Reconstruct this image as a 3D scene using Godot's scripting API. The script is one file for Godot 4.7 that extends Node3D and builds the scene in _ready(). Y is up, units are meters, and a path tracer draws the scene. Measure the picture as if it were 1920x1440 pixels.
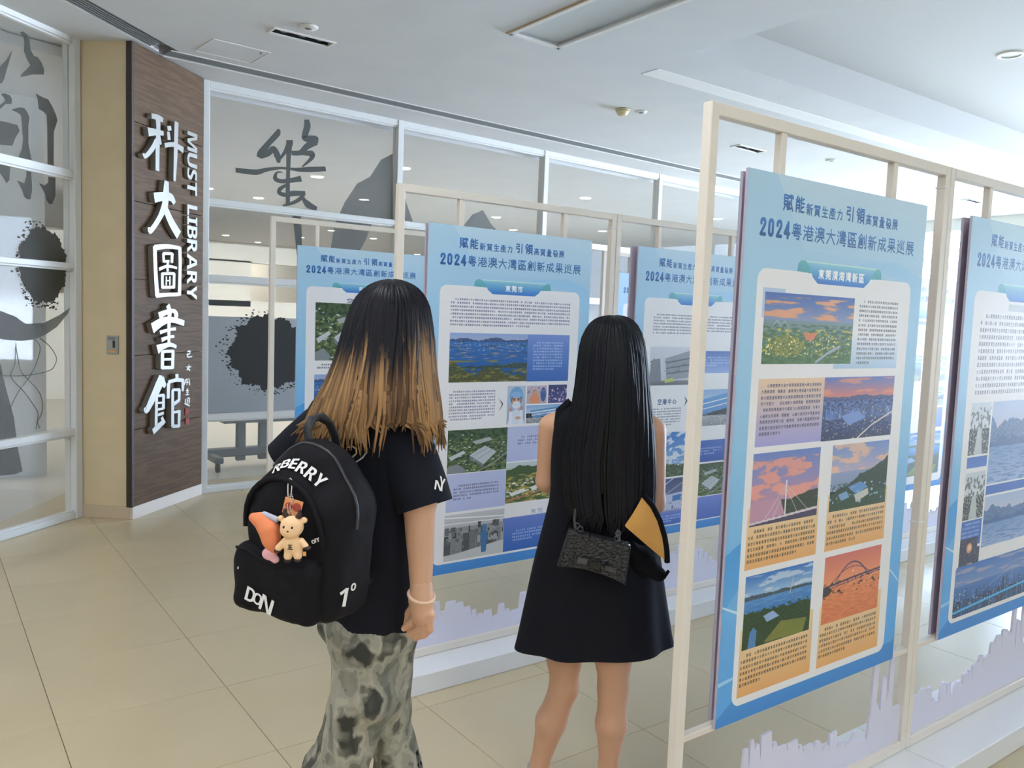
extends Node3D

var M := {}
var taken := {}
var rng := RandomNumberGenerator.new()
var cam: Camera3D
const EYE := Vector3(0, 1.55, 0)
const YAW := 36.27
const PITCH := 4.683
const ROLL := 2.158
const FOCAL := 1540.0


func _ready() -> void:
	rng.seed = 7
	# ---- camera
	cam = Camera3D.new()
	cam.name = "camera"
	add_child(cam)
	cam.position = EYE
	cam.basis = Basis(Vector3.UP, -deg_to_rad(YAW)) * Basis(Vector3.RIGHT, -deg_to_rad(PITCH)) * Basis(Vector3.BACK, deg_to_rad(ROLL))
	cam.fov = 50.115
	cam.near = 0.05
	cam.far = 200.0
	cam.current = true
	# ---- daylight: a bright hazy sky that enters through the window walls at the right and behind
	var env := Environment.new()
	env.tonemap_mode = Environment.TONE_MAPPER_LINEAR
	env.tonemap_exposure = 0.96
	env.sdfgi_enabled = true
	env.ssao_enabled = true
	env.ssil_enabled = true
	var sky_mat := ProceduralSkyMaterial.new()
	sky_mat.sky_top_color = Color(0.66, 0.80, 0.97)
	sky_mat.sky_horizon_color = Color(0.84, 0.91, 1.0)
	sky_mat.ground_horizon_color = Color(0.84, 0.90, 0.98)
	sky_mat.ground_bottom_color = Color(0.80, 0.86, 0.94)
	sky_mat.sky_energy_multiplier = 4.0
	sky_mat.ground_energy_multiplier = 5.5
	var sky := Sky.new()
	sky.sky_material = sky_mat
	env.background_mode = Environment.BG_SKY
	env.sky = sky
	var world := WorldEnvironment.new()
	world.name = "world"
	world.environment = env
	add_child(world)
	make_materials()
	build_lit_panels()
	build_shell()
	build_ceiling()
	build_glass_wall()
	build_library()
	build_sign()
	build_exhibition()
	build_ceiling_things()
	build_people()


# ------------------------------------------------------------------ helpers
func numbered(called: String) -> String:
	if not taken.has(called):
		taken[called] = 0
		return called
	taken[called] += 1
	return "%s_%03d" % [called, taken[called]]


func tag(o: Node, label := "", category := "", group := "", kind := "") -> Node:
	if label: o.set_meta("label", label)
	if category: o.set_meta("category", category)
	if group: o.set_meta("group", group)
	if kind: o.set_meta("kind", kind)
	return o


func thing(called: String, label: String, category: String, where := Vector3.ZERO, turn := 0.0, group := "") -> Node3D:
	var o := Node3D.new()
	o.name = numbered(called)
	add_child(o)
	o.position = where
	o.rotation.y = turn
	tag(o, label, category, group)
	return o


func part(called: String, mesh: Mesh, mat: Material, parent: Node, where := Vector3.ZERO, label := "") -> MeshInstance3D:
	var o := MeshInstance3D.new()
	o.name = numbered(called) if parent == self else called
	o.mesh = mesh
	o.material_override = mat
	o.position = where
	parent.add_child(o, true)
	if label: o.set_meta("label", label)
	return o


func solid(called: String, mesh: Mesh, mat: Material, label: String, category: String, group := "") -> MeshInstance3D:
	var o := part(called, mesh, mat, self)
	tag(o, label, category, group)
	return o


func struct(called: String, mesh: Mesh, mat: Material, parent: Node = self, where := Vector3.ZERO) -> MeshInstance3D:
	var o := part(called, mesh, mat, parent, where)
	if parent == self: o.set_meta("kind", "structure")
	return o


func paint(color: Color, rough := 0.6, metal := 0.0, spec := 0.5) -> StandardMaterial3D:
	var m := StandardMaterial3D.new()
	m.albedo_color = color
	m.roughness = rough
	m.metallic = metal
	m.metallic_specular = spec
	return m


# translucent vinyl stuck on a pane
func film(c: Color) -> StandardMaterial3D:
	var m := paint(c, 0.6)
	m.transparency = BaseMaterial3D.TRANSPARENCY_ALPHA
	return m


func rgb8(r: float, g: float, b: float) -> Color:
	return Color(r / 255.0, g / 255.0, b / 255.0)


func noise_tex(size: int, freq: float, colors: Array, seed_: int, stops: Array = [], hard := false, octaves := 4, kind := FastNoiseLite.TYPE_SIMPLEX_SMOOTH) -> NoiseTexture2D:
	var n := FastNoiseLite.new()
	n.noise_type = kind
	n.seed = seed_
	n.frequency = freq
	n.fractal_octaves = octaves
	var g := Gradient.new()
	var offsets := PackedFloat32Array()
	var cs := PackedColorArray()
	for i in colors.size():
		offsets.append(stops[i] if stops.size() else float(i) / maxf(1.0, colors.size() - 1))
		cs.append(colors[i])
	g.offsets = offsets
	g.colors = cs
	if hard: g.interpolation_mode = Gradient.GRADIENT_INTERPOLATE_CONSTANT
	var t := NoiseTexture2D.new()
	t.width = size
	t.height = size
	t.seamless = true
	t.noise = n
	t.color_ramp = g
	return t


func triplanar(m: StandardMaterial3D, tex: Texture2D, scale_: Vector3, world := false) -> StandardMaterial3D:
	m.albedo_texture = tex
	m.uv1_triplanar = true
	m.uv1_world_triplanar = world
	m.uv1_scale = scale_
	return m


# a mesh that is put together face by face; corners are given counter-clockwise as seen from outside
class MB:
	var v := PackedVector3Array()
	var n := PackedVector3Array()
	var uv := PackedVector2Array()
	var c := PackedColorArray()
	var i := PackedInt32Array()

	func face(p: Array, uvs: Array = []) -> void:
		var k := v.size()
		var nn := Vector3.ZERO
		for j in p.size():
			nn += (p[j] as Vector3).cross(p[(j + 1) % p.size()])
		nn = nn.normalized()
		for j in p.size():
			v.append(p[j])
			n.append(nn)
			uv.append(uvs[j] if uvs.size() else Vector2(p[j].x, -p[j].y))
			c.append(Color.WHITE)
		for j in range(1, p.size() - 1):
			i.append_array([k, k + j + 1, k + j])

	func box(at: Vector3, size: Vector3, bevel := 0.0, b := Basis.IDENTITY) -> MB:
		var h := size * 0.5
		var e := minf(bevel, minf(h.x, minf(h.y, h.z)) * 0.9)
		for ax in 3:
			for s in [-1.0, 1.0]:
				var u := (ax + 1) % 3
				var w := (ax + 2) % 3
				var ps := []
				for q in [[-1, -1], [1, -1], [1, 1], [-1, 1]]:
					var p := Vector3.ZERO
					p[ax] = s * h[ax]
					p[u] = q[0] * (h[u] - e) * s
					p[w] = q[1] * (h[w] - e)
					ps.append(at + b * p)
				face(ps)
		if e > 0.0:
			for ax in 3:
				var u := (ax + 1) % 3
				var w := (ax + 2) % 3
				for su in [-1.0, 1.0]:
					for sw in [-1.0, 1.0]:
						var ps := []
						for q in [[-1, 0], [1, 0], [1, 1], [-1, 1]]:
							var p := Vector3.ZERO
							p[ax] = q[0] * (h[ax] - e)
							p[u] = su * (h[u] - (0.0 if q[1] == 0 else e))
							p[w] = sw * (h[w] - (e if q[1] == 0 else 0.0))
							ps.append(at + b * p)
						if su * sw < 0.0: ps.reverse()
						face(ps)
			for sx in [-1.0, 1.0]:
				for sy in [-1.0, 1.0]:
					for sz in [-1.0, 1.0]:
						var ps := [at + b * Vector3(sx * h.x, sy * (h.y - e), sz * (h.z - e)), at + b * Vector3(sx * (h.x - e), sy * h.y, sz * (h.z - e)), at + b * Vector3(sx * (h.x - e), sy * (h.y - e), sz * h.z)]
						if sx * sy * sz < 0.0: ps.reverse()
						face(ps)
		return self

	# a flat outline in x and y, given thickness from z0 to z1
	func prism(outline: PackedVector2Array, z0: float, z1: float) -> MB:
		var o := outline
		if Geometry2D.is_polygon_clockwise(o):
			o = o.duplicate()
			o.reverse()
		var t := Geometry2D.triangulate_polygon(o)
		for j in range(0, t.size(), 3):
			var a := o[t[j]]
			var b := o[t[j + 1]]
			var d := o[t[j + 2]]
			if (b - a).cross(d - a) < 0.0:
				var s := b
				b = d
				d = s
			face([Vector3(a.x, a.y, z1), Vector3(b.x, b.y, z1), Vector3(d.x, d.y, z1)])
			face([Vector3(a.x, a.y, z0), Vector3(d.x, d.y, z0), Vector3(b.x, b.y, z0)])
		for j in o.size():
			var a := o[j]
			var b := o[(j + 1) % o.size()]
			face([Vector3(a.x, a.y, z0), Vector3(b.x, b.y, z0), Vector3(b.x, b.y, z1), Vector3(a.x, a.y, z1)])
		return self

	# a brush stroke: x, y, width, x, y, width ... given thickness
	func stroke(s: Array, z0: float, z1: float) -> MB:
		var pts := []
		var ws := []
		for j in range(0, s.size(), 3):
			pts.append(Vector2(s[j], s[j + 1]))
			ws.append(float(s[j + 2]))
		var fp := []
		var fw := []
		for j in pts.size() - 1:
			var p0: Vector2 = pts[maxi(0, j - 1)]
			var p3: Vector2 = pts[mini(pts.size() - 1, j + 2)]
			for k in 5:
				var t := k / 5.0
				fp.append((pts[j] as Vector2).cubic_interpolate(pts[j + 1], p0, p3, t))
				fw.append(lerpf(ws[j], ws[j + 1], t))
		fp.append(pts[-1])
		fw.append(ws[-1])
		var l := PackedVector2Array()
		var r := PackedVector2Array()
		for j in fp.size():
			var d: Vector2 = (fp[mini(j + 1, fp.size() - 1)] - fp[maxi(0, j - 1)]).normalized()
			var q: Vector2 = Vector2(-d.y, d.x) * float(fw[j]) * 0.5
			l.append(fp[j] + q)
			r.append(fp[j] - q)
		for j in fp.size() - 1:
			face([Vector3(r[j].x, r[j].y, z1), Vector3(r[j + 1].x, r[j + 1].y, z1), Vector3(l[j + 1].x, l[j + 1].y, z1), Vector3(l[j].x, l[j].y, z1)])
			face([Vector3(l[j].x, l[j].y, z0), Vector3(l[j + 1].x, l[j + 1].y, z0), Vector3(r[j + 1].x, r[j + 1].y, z0), Vector3(r[j].x, r[j].y, z0)])
			face([Vector3(l[j].x, l[j].y, z1), Vector3(l[j + 1].x, l[j + 1].y, z1), Vector3(l[j + 1].x, l[j + 1].y, z0), Vector3(l[j].x, l[j].y, z0)])
			face([Vector3(r[j].x, r[j].y, z0), Vector3(r[j + 1].x, r[j + 1].y, z0), Vector3(r[j + 1].x, r[j + 1].y, z1), Vector3(r[j].x, r[j].y, z1)])
		var m := fp.size() - 1
		face([Vector3(l[0].x, l[0].y, z0), Vector3(r[0].x, r[0].y, z0), Vector3(r[0].x, r[0].y, z1), Vector3(l[0].x, l[0].y, z1)])
		face([Vector3(r[m].x, r[m].y, z0), Vector3(l[m].x, l[m].y, z0), Vector3(l[m].x, l[m].y, z1), Vector3(r[m].x, r[m].y, z1)])
		return self

	# rings of equal length joined into a smooth skin
	func loft(rings: Array, cap0 := true, cap1 := true, closed := true, cols: Array = [], flip_to_ccw := true) -> MB:
		var k := v.size()
		var m: int = rings[0].size()
		var cols_n := m if closed else m - 1
		var acc := PackedVector3Array()
		acc.resize(rings.size() * m)
		var tris := PackedInt32Array()
		for a in rings.size() - 1:
			for b in cols_n:
				var b2 := (b + 1) % m
				tris.append_array([a * m + b, a * m + b2, (a + 1) * m + b2, a * m + b, (a + 1) * m + b2, (a + 1) * m + b])
		var flat := PackedVector3Array()
		for r in rings:
			flat.append_array(r)
		var inside := 0.0
		for j in range(0, tris.size(), 3):
			var p := flat[tris[j]]
			var fn := (flat[tris[j + 1]] - p).cross(flat[tris[j + 2]] - p)
			for e in 3:
				acc[tris[j + e]] += fn
		if flip_to_ccw and closed:
			for a in rings.size():
				var ctr := Vector3.ZERO
				for b in m: ctr += flat[a * m + b]
				ctr /= m
				for b in m: inside += acc[a * m + b].normalized().dot((flat[a * m + b] - ctr).normalized()) if not flat[a * m + b].is_equal_approx(ctr) else 0.0
		var sgn := -1.0 if inside < 0.0 else 1.0
		for j in flat.size():
			v.append(flat[j])
			n.append((acc[j] * sgn).normalized())
			uv.append(Vector2(float(j % m) / m, float(j / m) / rings.size()))
			c.append(cols[j] if cols.size() else Color.WHITE)
		for j in range(0, tris.size(), 3):
			if sgn > 0.0: i.append_array([k + tris[j], k + tris[j + 2], k + tris[j + 1]])
			else: i.append_array([k + tris[j], k + tris[j + 1], k + tris[j + 2]])
		for e in 2:
			if not closed or (e == 0 and not cap0) or (e == 1 and not cap1): continue
			var row := 0 if e == 0 else rings.size() - 1
			var ctr := Vector3.ZERO
			for b in m: ctr += flat[row * m + b]
			ctr /= m
			var along := ctr - flat_center(flat, (1 if e == 0 else rings.size() - 2) * m, m)
			var base := v.size()
			v.append(ctr)
			n.append(along.normalized())
			uv.append(Vector2.ZERO)
			c.append(cols[row * m] if cols.size() else Color.WHITE)
			for b in m:
				v.append(flat[row * m + b])
				n.append(along.normalized())
				uv.append(Vector2.ZERO)
				c.append(cols[row * m + b] if cols.size() else Color.WHITE)
			for b in m:
				var p1 := base + 1 + b
				var p2 := base + 1 + (b + 1) % m
				if (v[p1] - ctr).cross(v[p2] - ctr).dot(along) > 0.0: i.append_array([base, p2, p1])
				else: i.append_array([base, p1, p2])
		return self

	func flat_center(flat: PackedVector3Array, from: int, m: int) -> Vector3:
		var s := Vector3.ZERO
		for b in m: s += flat[from + b]
		return s / m

	# a round rod along points, with a radius for each
	func tube(pts: Array, radii: Array, sides := 8, squash := 1.0, side := Vector3.ZERO, col := Color.WHITE) -> MB:
		var rings := []
		var up := side
		for j in pts.size():
			var d: Vector3 = (pts[mini(j + 1, pts.size() - 1)] - pts[maxi(0, j - 1)]).normalized()
			if up == Vector3.ZERO: up = Vector3.UP if absf(d.y) < 0.9 else Vector3.RIGHT
			var x := d.cross(up).normalized()
			if x.length() < 0.5: x = d.cross(Vector3.FORWARD if absf(d.z) < 0.9 else Vector3.RIGHT).normalized()
			var y := x.cross(d).normalized()
			if side == Vector3.ZERO: up = y
			var ring := PackedVector3Array()
			var r: float = radii[mini(j, radii.size() - 1)]
			for s in sides:
				var a := TAU * s / sides
				ring.append(pts[j] + x * cos(a) * r + y * sin(a) * r * squash)
			rings.append(ring)
		var cols := []
		if col != Color.WHITE:
			for j in rings.size() * sides: cols.append(col)
		return loft(rings, true, true, true, cols)

	# a turned shape: radius and height pairs about y
	func lathe(profile: Array, at := Vector3.ZERO, sides := 24) -> MB:
		var rings := []
		for p in profile:
			var ring := PackedVector3Array()
			for s in sides:
				var a := TAU * s / sides
				ring.append(at + Vector3(cos(a) * p[0], p[1], sin(a) * p[0]))
			rings.append(ring)
		return loft(rings)

	func done() -> ArrayMesh:
		var a := []
		a.resize(Mesh.ARRAY_MAX)
		a[Mesh.ARRAY_VERTEX] = v
		a[Mesh.ARRAY_NORMAL] = n
		a[Mesh.ARRAY_TEX_UV] = uv
		a[Mesh.ARRAY_COLOR] = c
		a[Mesh.ARRAY_INDEX] = i
		var m := ArrayMesh.new()
		m.add_surface_from_arrays(Mesh.PRIMITIVE_TRIANGLES, a)
		return m


func boxm(size: Vector3, bevel := 0.0, at := Vector3.ZERO) -> ArrayMesh:
	return MB.new().box(at, size, bevel).done()


# a box spanned by two corners
func span(a: Vector3, b: Vector3, bevel := 0.0) -> ArrayMesh:
	return MB.new().box((a + b) * 0.5, (b - a).abs(), bevel).done()


# the point seen at a place of the 1920 x 1440 frame, so many metres ahead of the viewer
func at(x: float, y: float, ahead: float) -> Vector3:
	var d := cam.basis * Vector3((x - 960.0) / FOCAL, -(y - 720.0) / FOCAL, -1.0)
	var f := Vector3(sin(deg_to_rad(YAW)), 0, -cos(deg_to_rad(YAW)))
	return EYE + d * (ahead / d.dot(f))


func make_materials() -> void:
	M.frame = paint(rgb8(238, 229, 216), 0.32)
	M.plinth = paint(rgb8(240, 240, 240), 0.25)
	M.cut = paint(rgb8(226, 224, 240), 0.5)
	M.white = paint(rgb8(238, 238, 236), 0.5)
	M.ceil = triplanar(paint(Color.WHITE, 0.8), noise_tex(256, 0.01, [rgb8(224, 226, 228), rgb8(219, 221, 224)], 3), Vector3(0.5, 0.5, 0.5), true)
	M.alu = paint(rgb8(226, 228, 226), 0.35)
	M.cream = triplanar(paint(Color.WHITE, 0.6), noise_tex(256, 0.012, [rgb8(226, 205, 165), rgb8(218, 198, 160), rgb8(228, 208, 170)], 5), Vector3(0.7, 0.7, 0.7), true)
	M.wall = paint(rgb8(232, 230, 224), 0.8)
	M.black = paint(rgb8(20, 20, 22), 0.5)
	M.dark = paint(rgb8(40, 40, 42), 0.5)
	M.steel = paint(rgb8(158, 157, 152), 0.38, 0.6)
	M.grille = paint(rgb8(128, 132, 134), 0.5)
	M.glass = paint(Color(0.93, 0.97, 0.97, 0.05), 0.02)
	M.glass.metallic_specular = 0.22
	M.glass.transparency = BaseMaterial3D.TRANSPARENCY_ALPHA
	M.ink = paint(rgb8(42, 44, 44), 0.6)
	M.ink_grey = paint(rgb8(80, 84, 82), 0.7)
	M.film_olive = film(Color(0.27, 0.27, 0.23, 0.74))
	M.film_dark = film(Color(0.22, 0.22, 0.18, 0.8))
	M.film_grey = film(Color(0.38, 0.39, 0.38, 0.62))
	M.film_wash = film(Color(0.40, 0.42, 0.42, 0.6))
	M.grout = paint(rgb8(166, 148, 120), 0.6)
	M.tiles = []
	var tones := [[205, 188, 154], [204, 187, 153], [206, 189, 155]]
	for k in 3:
		var t: Array = tones[k]
		var m := triplanar(paint(Color.WHITE, 0.22), noise_tex(256, 0.01, [rgb8(t[0], t[1], t[2]), rgb8(t[0] - 4, t[1] - 4, t[2] - 5)], 20 + k, [], false, 2), Vector3(0.5, 0.5, 0.5), true)
		m.roughness_texture = noise_tex(256, 0.015, [Color(0.86, 0.86, 0.86), Color.WHITE], 30 + k, [], false, 2)
		m.roughness = 0.34
		M.tiles.append(m)
	M.wood = []
	for k in 2:
		var m := triplanar(paint(Color.WHITE, 0.5, 0.0, 0.3), noise_tex(512, 0.012, [rgb8(98, 77, 58), rgb8(86, 67, 50), rgb8(104, 82, 61), rgb8(90, 70, 53)], 40 + k, [], false, 5), Vector3(0.35, 4.0, 0.35))
		M.wood.append(m)
	M.board_back = paint(rgb8(196, 186, 204), 0.7)
	M.edge = paint(rgb8(226, 222, 228), 0.6)


# the lit ceiling panels over the aisle, beside and behind the viewer: each a glowing sheet with an area light of its size
func build_lit_panels() -> void:
	var glow := paint(rgb8(250, 252, 255), 0.5)
	glow.emission_enabled = true
	glow.emission = rgb8(246, 250, 255)
	glow.emission_energy_multiplier = 1.6
	var spots := [[0.6, -1.6], [0.6, 1.2], [-1.9, -1.2], [-1.9, 1.8], [0.6, 3.8], [3.285, 4.2], [-1.2, -3.6]]
	var rooms := ["right above the viewer", "just behind the viewer", "left of the viewer", "behind the viewer at the left", "far behind the viewer", "in the rear right corner", "over the left glass front"]
	for k in spots.size():
		var y := 3.33
		var d := thing("lit_ceiling_panel", "lit rectangular ceiling light panel " + rooms[k], "light panel", Vector3(spots[k][0], y, spots[k][1]), 0.0, "lit ceiling panels")
		part("light_sheet", boxm(Vector3(0.36, 0.006, 1.12), 0.0, Vector3(0, -0.004, 0)), glow, d)
		for e in [[0.0, 0.575, 0.42, 0.036], [0.0, -0.575, 0.42, 0.036], [0.195, 0.0, 0.036, 1.18], [-0.195, 0.0, 0.036, 1.18]]:
			part("frame_strip", boxm(Vector3(e[2], 0.016, e[3]), 0.003, Vector3(e[0], -0.006, e[1])), M.white, d)
		var lamp := AreaLight3D.new()
		lamp.name = "lamp"
		lamp.area_size = Vector2(0.36, 1.12)
		lamp.rotation_degrees.x = -90
		lamp.position.y = -0.01
		lamp.light_energy = 2.45
		lamp.light_color = rgb8(244, 248, 255)
		lamp.area_range = 20.0
		lamp.shadow_enabled = true
		d.add_child(lamp)


# ------------------------------------------------------------------ the setting
func build_shell() -> void:
	# floor: a bed with the tiles laid on it one by one
	var floor_bed := struct("floor", span(Vector3(-9, -0.12, -23), Vector3(19, -0.021, 6)), M.grout)
	var tile := boxm(Vector3(0.6063, 0.02, 0.5848), 0.0008)
	for ix in range(-5, 20):
		for iz in range(-3, 8):
			var t := MeshInstance3D.new()
			t.name = "tile"
			t.mesh = tile
			t.material_override = M.tiles[absi((ix * 7 + iz * 5 + (ix * iz) % 4)) % 3]
			floor_bed.add_child(t, true)
			t.position = Vector3(0.405 + 0.6085 * (ix + 0.5), -0.01, -2.695 - 0.587 * (iz + 0.5))
	struct("floor_near", span(Vector3(-3.9, -0.021, -0.93), Vector3(13.3, 0, 5.2)), M.tiles[0])
	struct("floor_library", MB.new().prism(PackedVector2Array([Vector2(-9, 22.5), Vector2(-9, 2.0), Vector2(-3.6, 2.9), Vector2(-2.6, 3.75), Vector2(0.3, 6.3), Vector2(1.0, 7.4), Vector2(19, 7.4), Vector2(19, 22.5)]), -0.02, 0.0).done(), paint(rgb8(214, 208, 196), 0.35)).rotation_degrees.x = -90
	# walls round the hall: window bands at the right end and behind the viewer
	struct("wall_right", MB.new().box(Vector3(13.35, 0.15, -1.2), Vector3(0.3, 0.3, 12.6)).box(Vector3(13.35, 3.3, -1.2), Vector3(0.3, 0.3, 12.6)).box(Vector3(13.35, 1.7, 3.0), Vector3(0.3, 2.8, 4.0)).box(Vector3(13.35, 1.7, -7.35), Vector3(0.3, 2.8, 0.3)).done(), M.wall)
	for k in 4:
		struct("trim_%d" % (k + 1), boxm(Vector3(0.1, 2.85, 0.08), 0.004), M.alu, self, Vector3(13.3, 1.725, -5.6 + k * 1.75))
	struct("wall_back", span(Vector3(-3.8, 0, 5.0), Vector3(13.4, 3.4, 5.3)), M.wall)
	struct("wall_left", span(Vector3(-3.9, 0, -2.7), Vector3(-3.6, 3.4, 5.0)), M.wall)
	# the pillar that carries the sign: one face cream, one clad in wood
	var c0 := Vector2(0.943, -6.516)
	var c1 := Vector2(1.246, -6.271)
	var c2 := Vector2(1.876, -6.857)
	var back := c0 + (c2 - c1)
	struct("wall_pillar", MB.new().prism(PackedVector2Array([Vector2(c0.x, -c0.y), Vector2(c1.x, -c1.y), Vector2(c2.x, -c2.y), Vector2(back.x, -back.y)]), 0.0, 3.34).done(), M.cream).rotation_degrees.x = -90
	var face_dir := (c1 - c0).normalized()
	var side_dir := (c2 - c1).normalized()
	var skirt := paint(rgb8(206, 186, 158), 0.4)
	var bb := struct("baseboard_pillar", boxm(Vector3((c1 - c0).length() + 0.01, 0.092, 0.012), 0.002), skirt)
	bb.position = Vector3((c0.x + c1.x) / 2, 0.046, (c0.y + c1.y) / 2) + Vector3(-face_dir.y, 0, face_dir.x) * 0.006
	bb.rotation.y = -atan2(face_dir.y, face_dir.x)
	var bb2 := struct("baseboard_sign", boxm(Vector3((c2 - c1).length() + 0.02, 0.09, 0.03), 0.002), paint(rgb8(226, 216, 204), 0.4))
	bb2.position = Vector3((c1.x + c2.x) / 2, 0.045, (c1.y + c2.y) / 2) + Vector3(-side_dir.y, 0, side_dir.x) * 0.015
	bb2.rotation.y = -atan2(side_dir.y, side_dir.x)
	# call-button plate on the cream face
	var plate := thing("wall_switch_plate", "small steel switch plate with slot on the cream pillar", "switch plate", Vector3(1.151, 1.246, -6.348) + Vector3(-face_dir.y, 0, face_dir.x) * 0.002, -atan2(face_dir.y, face_dir.x))
	var face_plate := part("plate", boxm(Vector3(0.086, 0.13, 0.012), 0.003, Vector3(0, 0, 0.004)), paint(rgb8(176, 174, 170), 0.35, 0.4), plate)
	part("slot", boxm(Vector3(0.016, 0.05, 0.006), 0.001, Vector3(0.012, 0.005, 0.011)), M.dark, face_plate)
	part("sticker", boxm(Vector3(0.045, 0.014, 0.002), 0.0, Vector3(0, -0.045, 0.0112)), paint(rgb8(222, 160, 70), 0.6), face_plate)
	part("label_strip", boxm(Vector3(0.05, 0.022, 0.002), 0.0, Vector3(-0.004, 0.045, 0.0112)), paint(rgb8(130, 130, 132), 0.5), face_plate)


func csg_box(parent: Node, center: Vector3, size: Vector3, turn := 0.0, cut := true) -> void:
	var b := CSGBox3D.new()
	b.name = "cut"
	b.size = size
	b.position = center
	b.rotation.y = turn
	if cut: b.operation = CSGShape3D.OPERATION_SUBTRACTION
	parent.add_child(b, true)


func build_ceiling() -> void:
	var top := CSGBox3D.new()
	top.name = "ceiling"
	top.size = Vector3(17.6, 0.45, 13.2)
	top.position = Vector3(4.8, 3.33 + 0.225, -1.3)
	top.material = M.ceil
	top.set_meta("kind", "structure")
	add_child(top)
	var o := -top.position
	csg_box(top, o + Vector3(8.55, 3.33 + 0.1, -1.16), Vector3(8.7, 0.3, 5.34))
	csg_box(top, o + Vector3(8.6, 3.33, -4.325), Vector3(8.64, 0.2, 0.17))
	csg_box(top, o + Vector3(3.285, 3.33, -3.78), Vector3(0.36, 0.06, 1.12))
	struct("trim_8", span(Vector3(4.285, 3.327, -4.408), Vector3(12.9, 3.42, -4.242), 0.003), paint(rgb8(253, 254, 255), 0.4))
	for f in [Vector3(2.112, 0, -5.354), Vector3(6.86, 0, -5.465), Vector3(11.53, 0, -5.43)]:
		csg_box(top, o + Vector3(f.x, 3.33, f.z), Vector3(0.40, 0.12, 0.095), deg_to_rad(1.0))
	# the air slot that runs along the glass and turns at the pillar
	var a := Vector3(1.559, 3.33, -6.366)
	var t1 := deg_to_rad(2.773)
	csg_box(top, o + a + Vector3(cos(t1), 0, -sin(t1)) * 5.4, Vector3(11.0, 0.16, 0.165), t1)
	var t2 := deg_to_rad(44.0)
	csg_box(top, o + a - Vector3(cos(t2), 0, -sin(t2)) * 1.9, Vector3(3.9, 0.16, 0.155), t2)
	var g := thing("air_grille", "long grey linear air grille let into the ceiling along the glass wall", "air grille", a + Vector3(cos(t1), 0, -sin(t1)) * 5.4, t1)
	var g2 := thing("air_grille", "short grey air grille in the ceiling running past the sign towards the upper left", "air grille", a - Vector3(cos(t2), 0, -sin(t2)) * 1.9, t2)
	for k in 6:
		var off := (k - 2.5) * 0.026
		part("slat", boxm(Vector3(10.9, 0.022, 0.011), 0.002), M.grille, g, Vector3(off * 0.2, 0.013, off))
		part("slat", boxm(Vector3(3.6, 0.022, 0.011), 0.002), M.grille, g2, Vector3(-0.1 - off * 0.3, 0.013, off))
	for e in [-1.0, 1.0]:
		part("edge_strip", boxm(Vector3(10.9, 0.006, 0.014), 0.001), M.white, g, Vector3(0, -0.002, e * 0.089))
	# library ceiling, a little lower than the hall's
	struct("ceiling_library", MB.new().prism(PackedVector2Array([Vector2(-9, 22.5), Vector2(-9, 2.3), Vector2(-3.7, 3.05), Vector2(0.55, 6.62), Vector2(1.95, 7.02), Vector2(13.2, 7.58), Vector2(19, 7.58), Vector2(19, 22.5)]), 3.25, 3.32).done(), M.ceil).rotation_degrees.x = -90


func glass_frame(w: Node3D, posts: Array, rails: Array, post_w: float, bottom := 0.0) -> void:
	var hi: float = rails[0][1]
	for p in posts:
		part("mullion", boxm(Vector3(post_w, hi - bottom, 0.1), 0.004), M.alu, w, Vector3(p, (hi + bottom) / 2, 0))
	for j in posts.size() - 1:
		var x0: float = posts[j] + post_w / 2
		var x1: float = posts[j + 1] - post_w / 2
		for r in rails:
			part("rail", boxm(Vector3(x1 - x0, r[1] - r[0], 0.085), 0.004), M.alu, w, Vector3((x0 + x1) / 2, (r[0] + r[1]) / 2, 0))
			part("bead", boxm(Vector3(x1 - x0, 0.014, 0.03), 0.002), M.alu, w, Vector3((x0 + x1) / 2, r[0] - 0.006 if r[0] > 0.01 else r[1] + 0.006, 0.015))
		for k in rails.size() - 1:
			var y1: float = rails[k][0]
			var y0: float = rails[k + 1][1]
			part("pane", boxm(Vector3(x1 - x0, y1 - y0, 0.006)), M.glass, w, Vector3((x0 + x1) / 2, (y0 + y1) / 2, 0))


# an ink blot with a ragged edge, as a film outline
func blot(mb: MB, cx: float, cy: float, rx: float, ry: float, ragged: float, seed_: int, z: float) -> void:
	var n := FastNoiseLite.new()
	n.seed = seed_
	n.frequency = 1.0
	n.fractal_octaves = 5
	var o := PackedVector2Array()
	for k in 220:
		var a := TAU * k / 220
		var q := 1.0 + ragged * n.get_noise_2d(cos(a) * 2.2, sin(a) * 2.2) + ragged * 0.5 * n.get_noise_2d(cos(a) * 22.0, sin(a) * 22.0)
		o.append(Vector2(cx + cos(a) * rx * q, cy + sin(a) * ry * q))
	mb.prism(o, z, z + 0.0012)
	var r := RandomNumberGenerator.new()
	r.seed = seed_
	for k in 110:
		var a := r.randf_range(0.25, 0.85) * TAU
		var q := 1.0 + absf(r.randfn(0.0, 0.09)) + ragged * 0.3
		var s := r.randf_range(0.003, 0.012)
		var ctr := Vector2(cx + cos(a) * rx * q, cy + sin(a) * ry * q)
		var d := PackedVector2Array()
		for e in 6:
			d.append(ctr + Vector2(cos(TAU * e / 6), sin(TAU * e / 6) * 0.7) * s * r.randf_range(0.6, 1.3))
		mb.prism(d, z, z + 0.0012)


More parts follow.
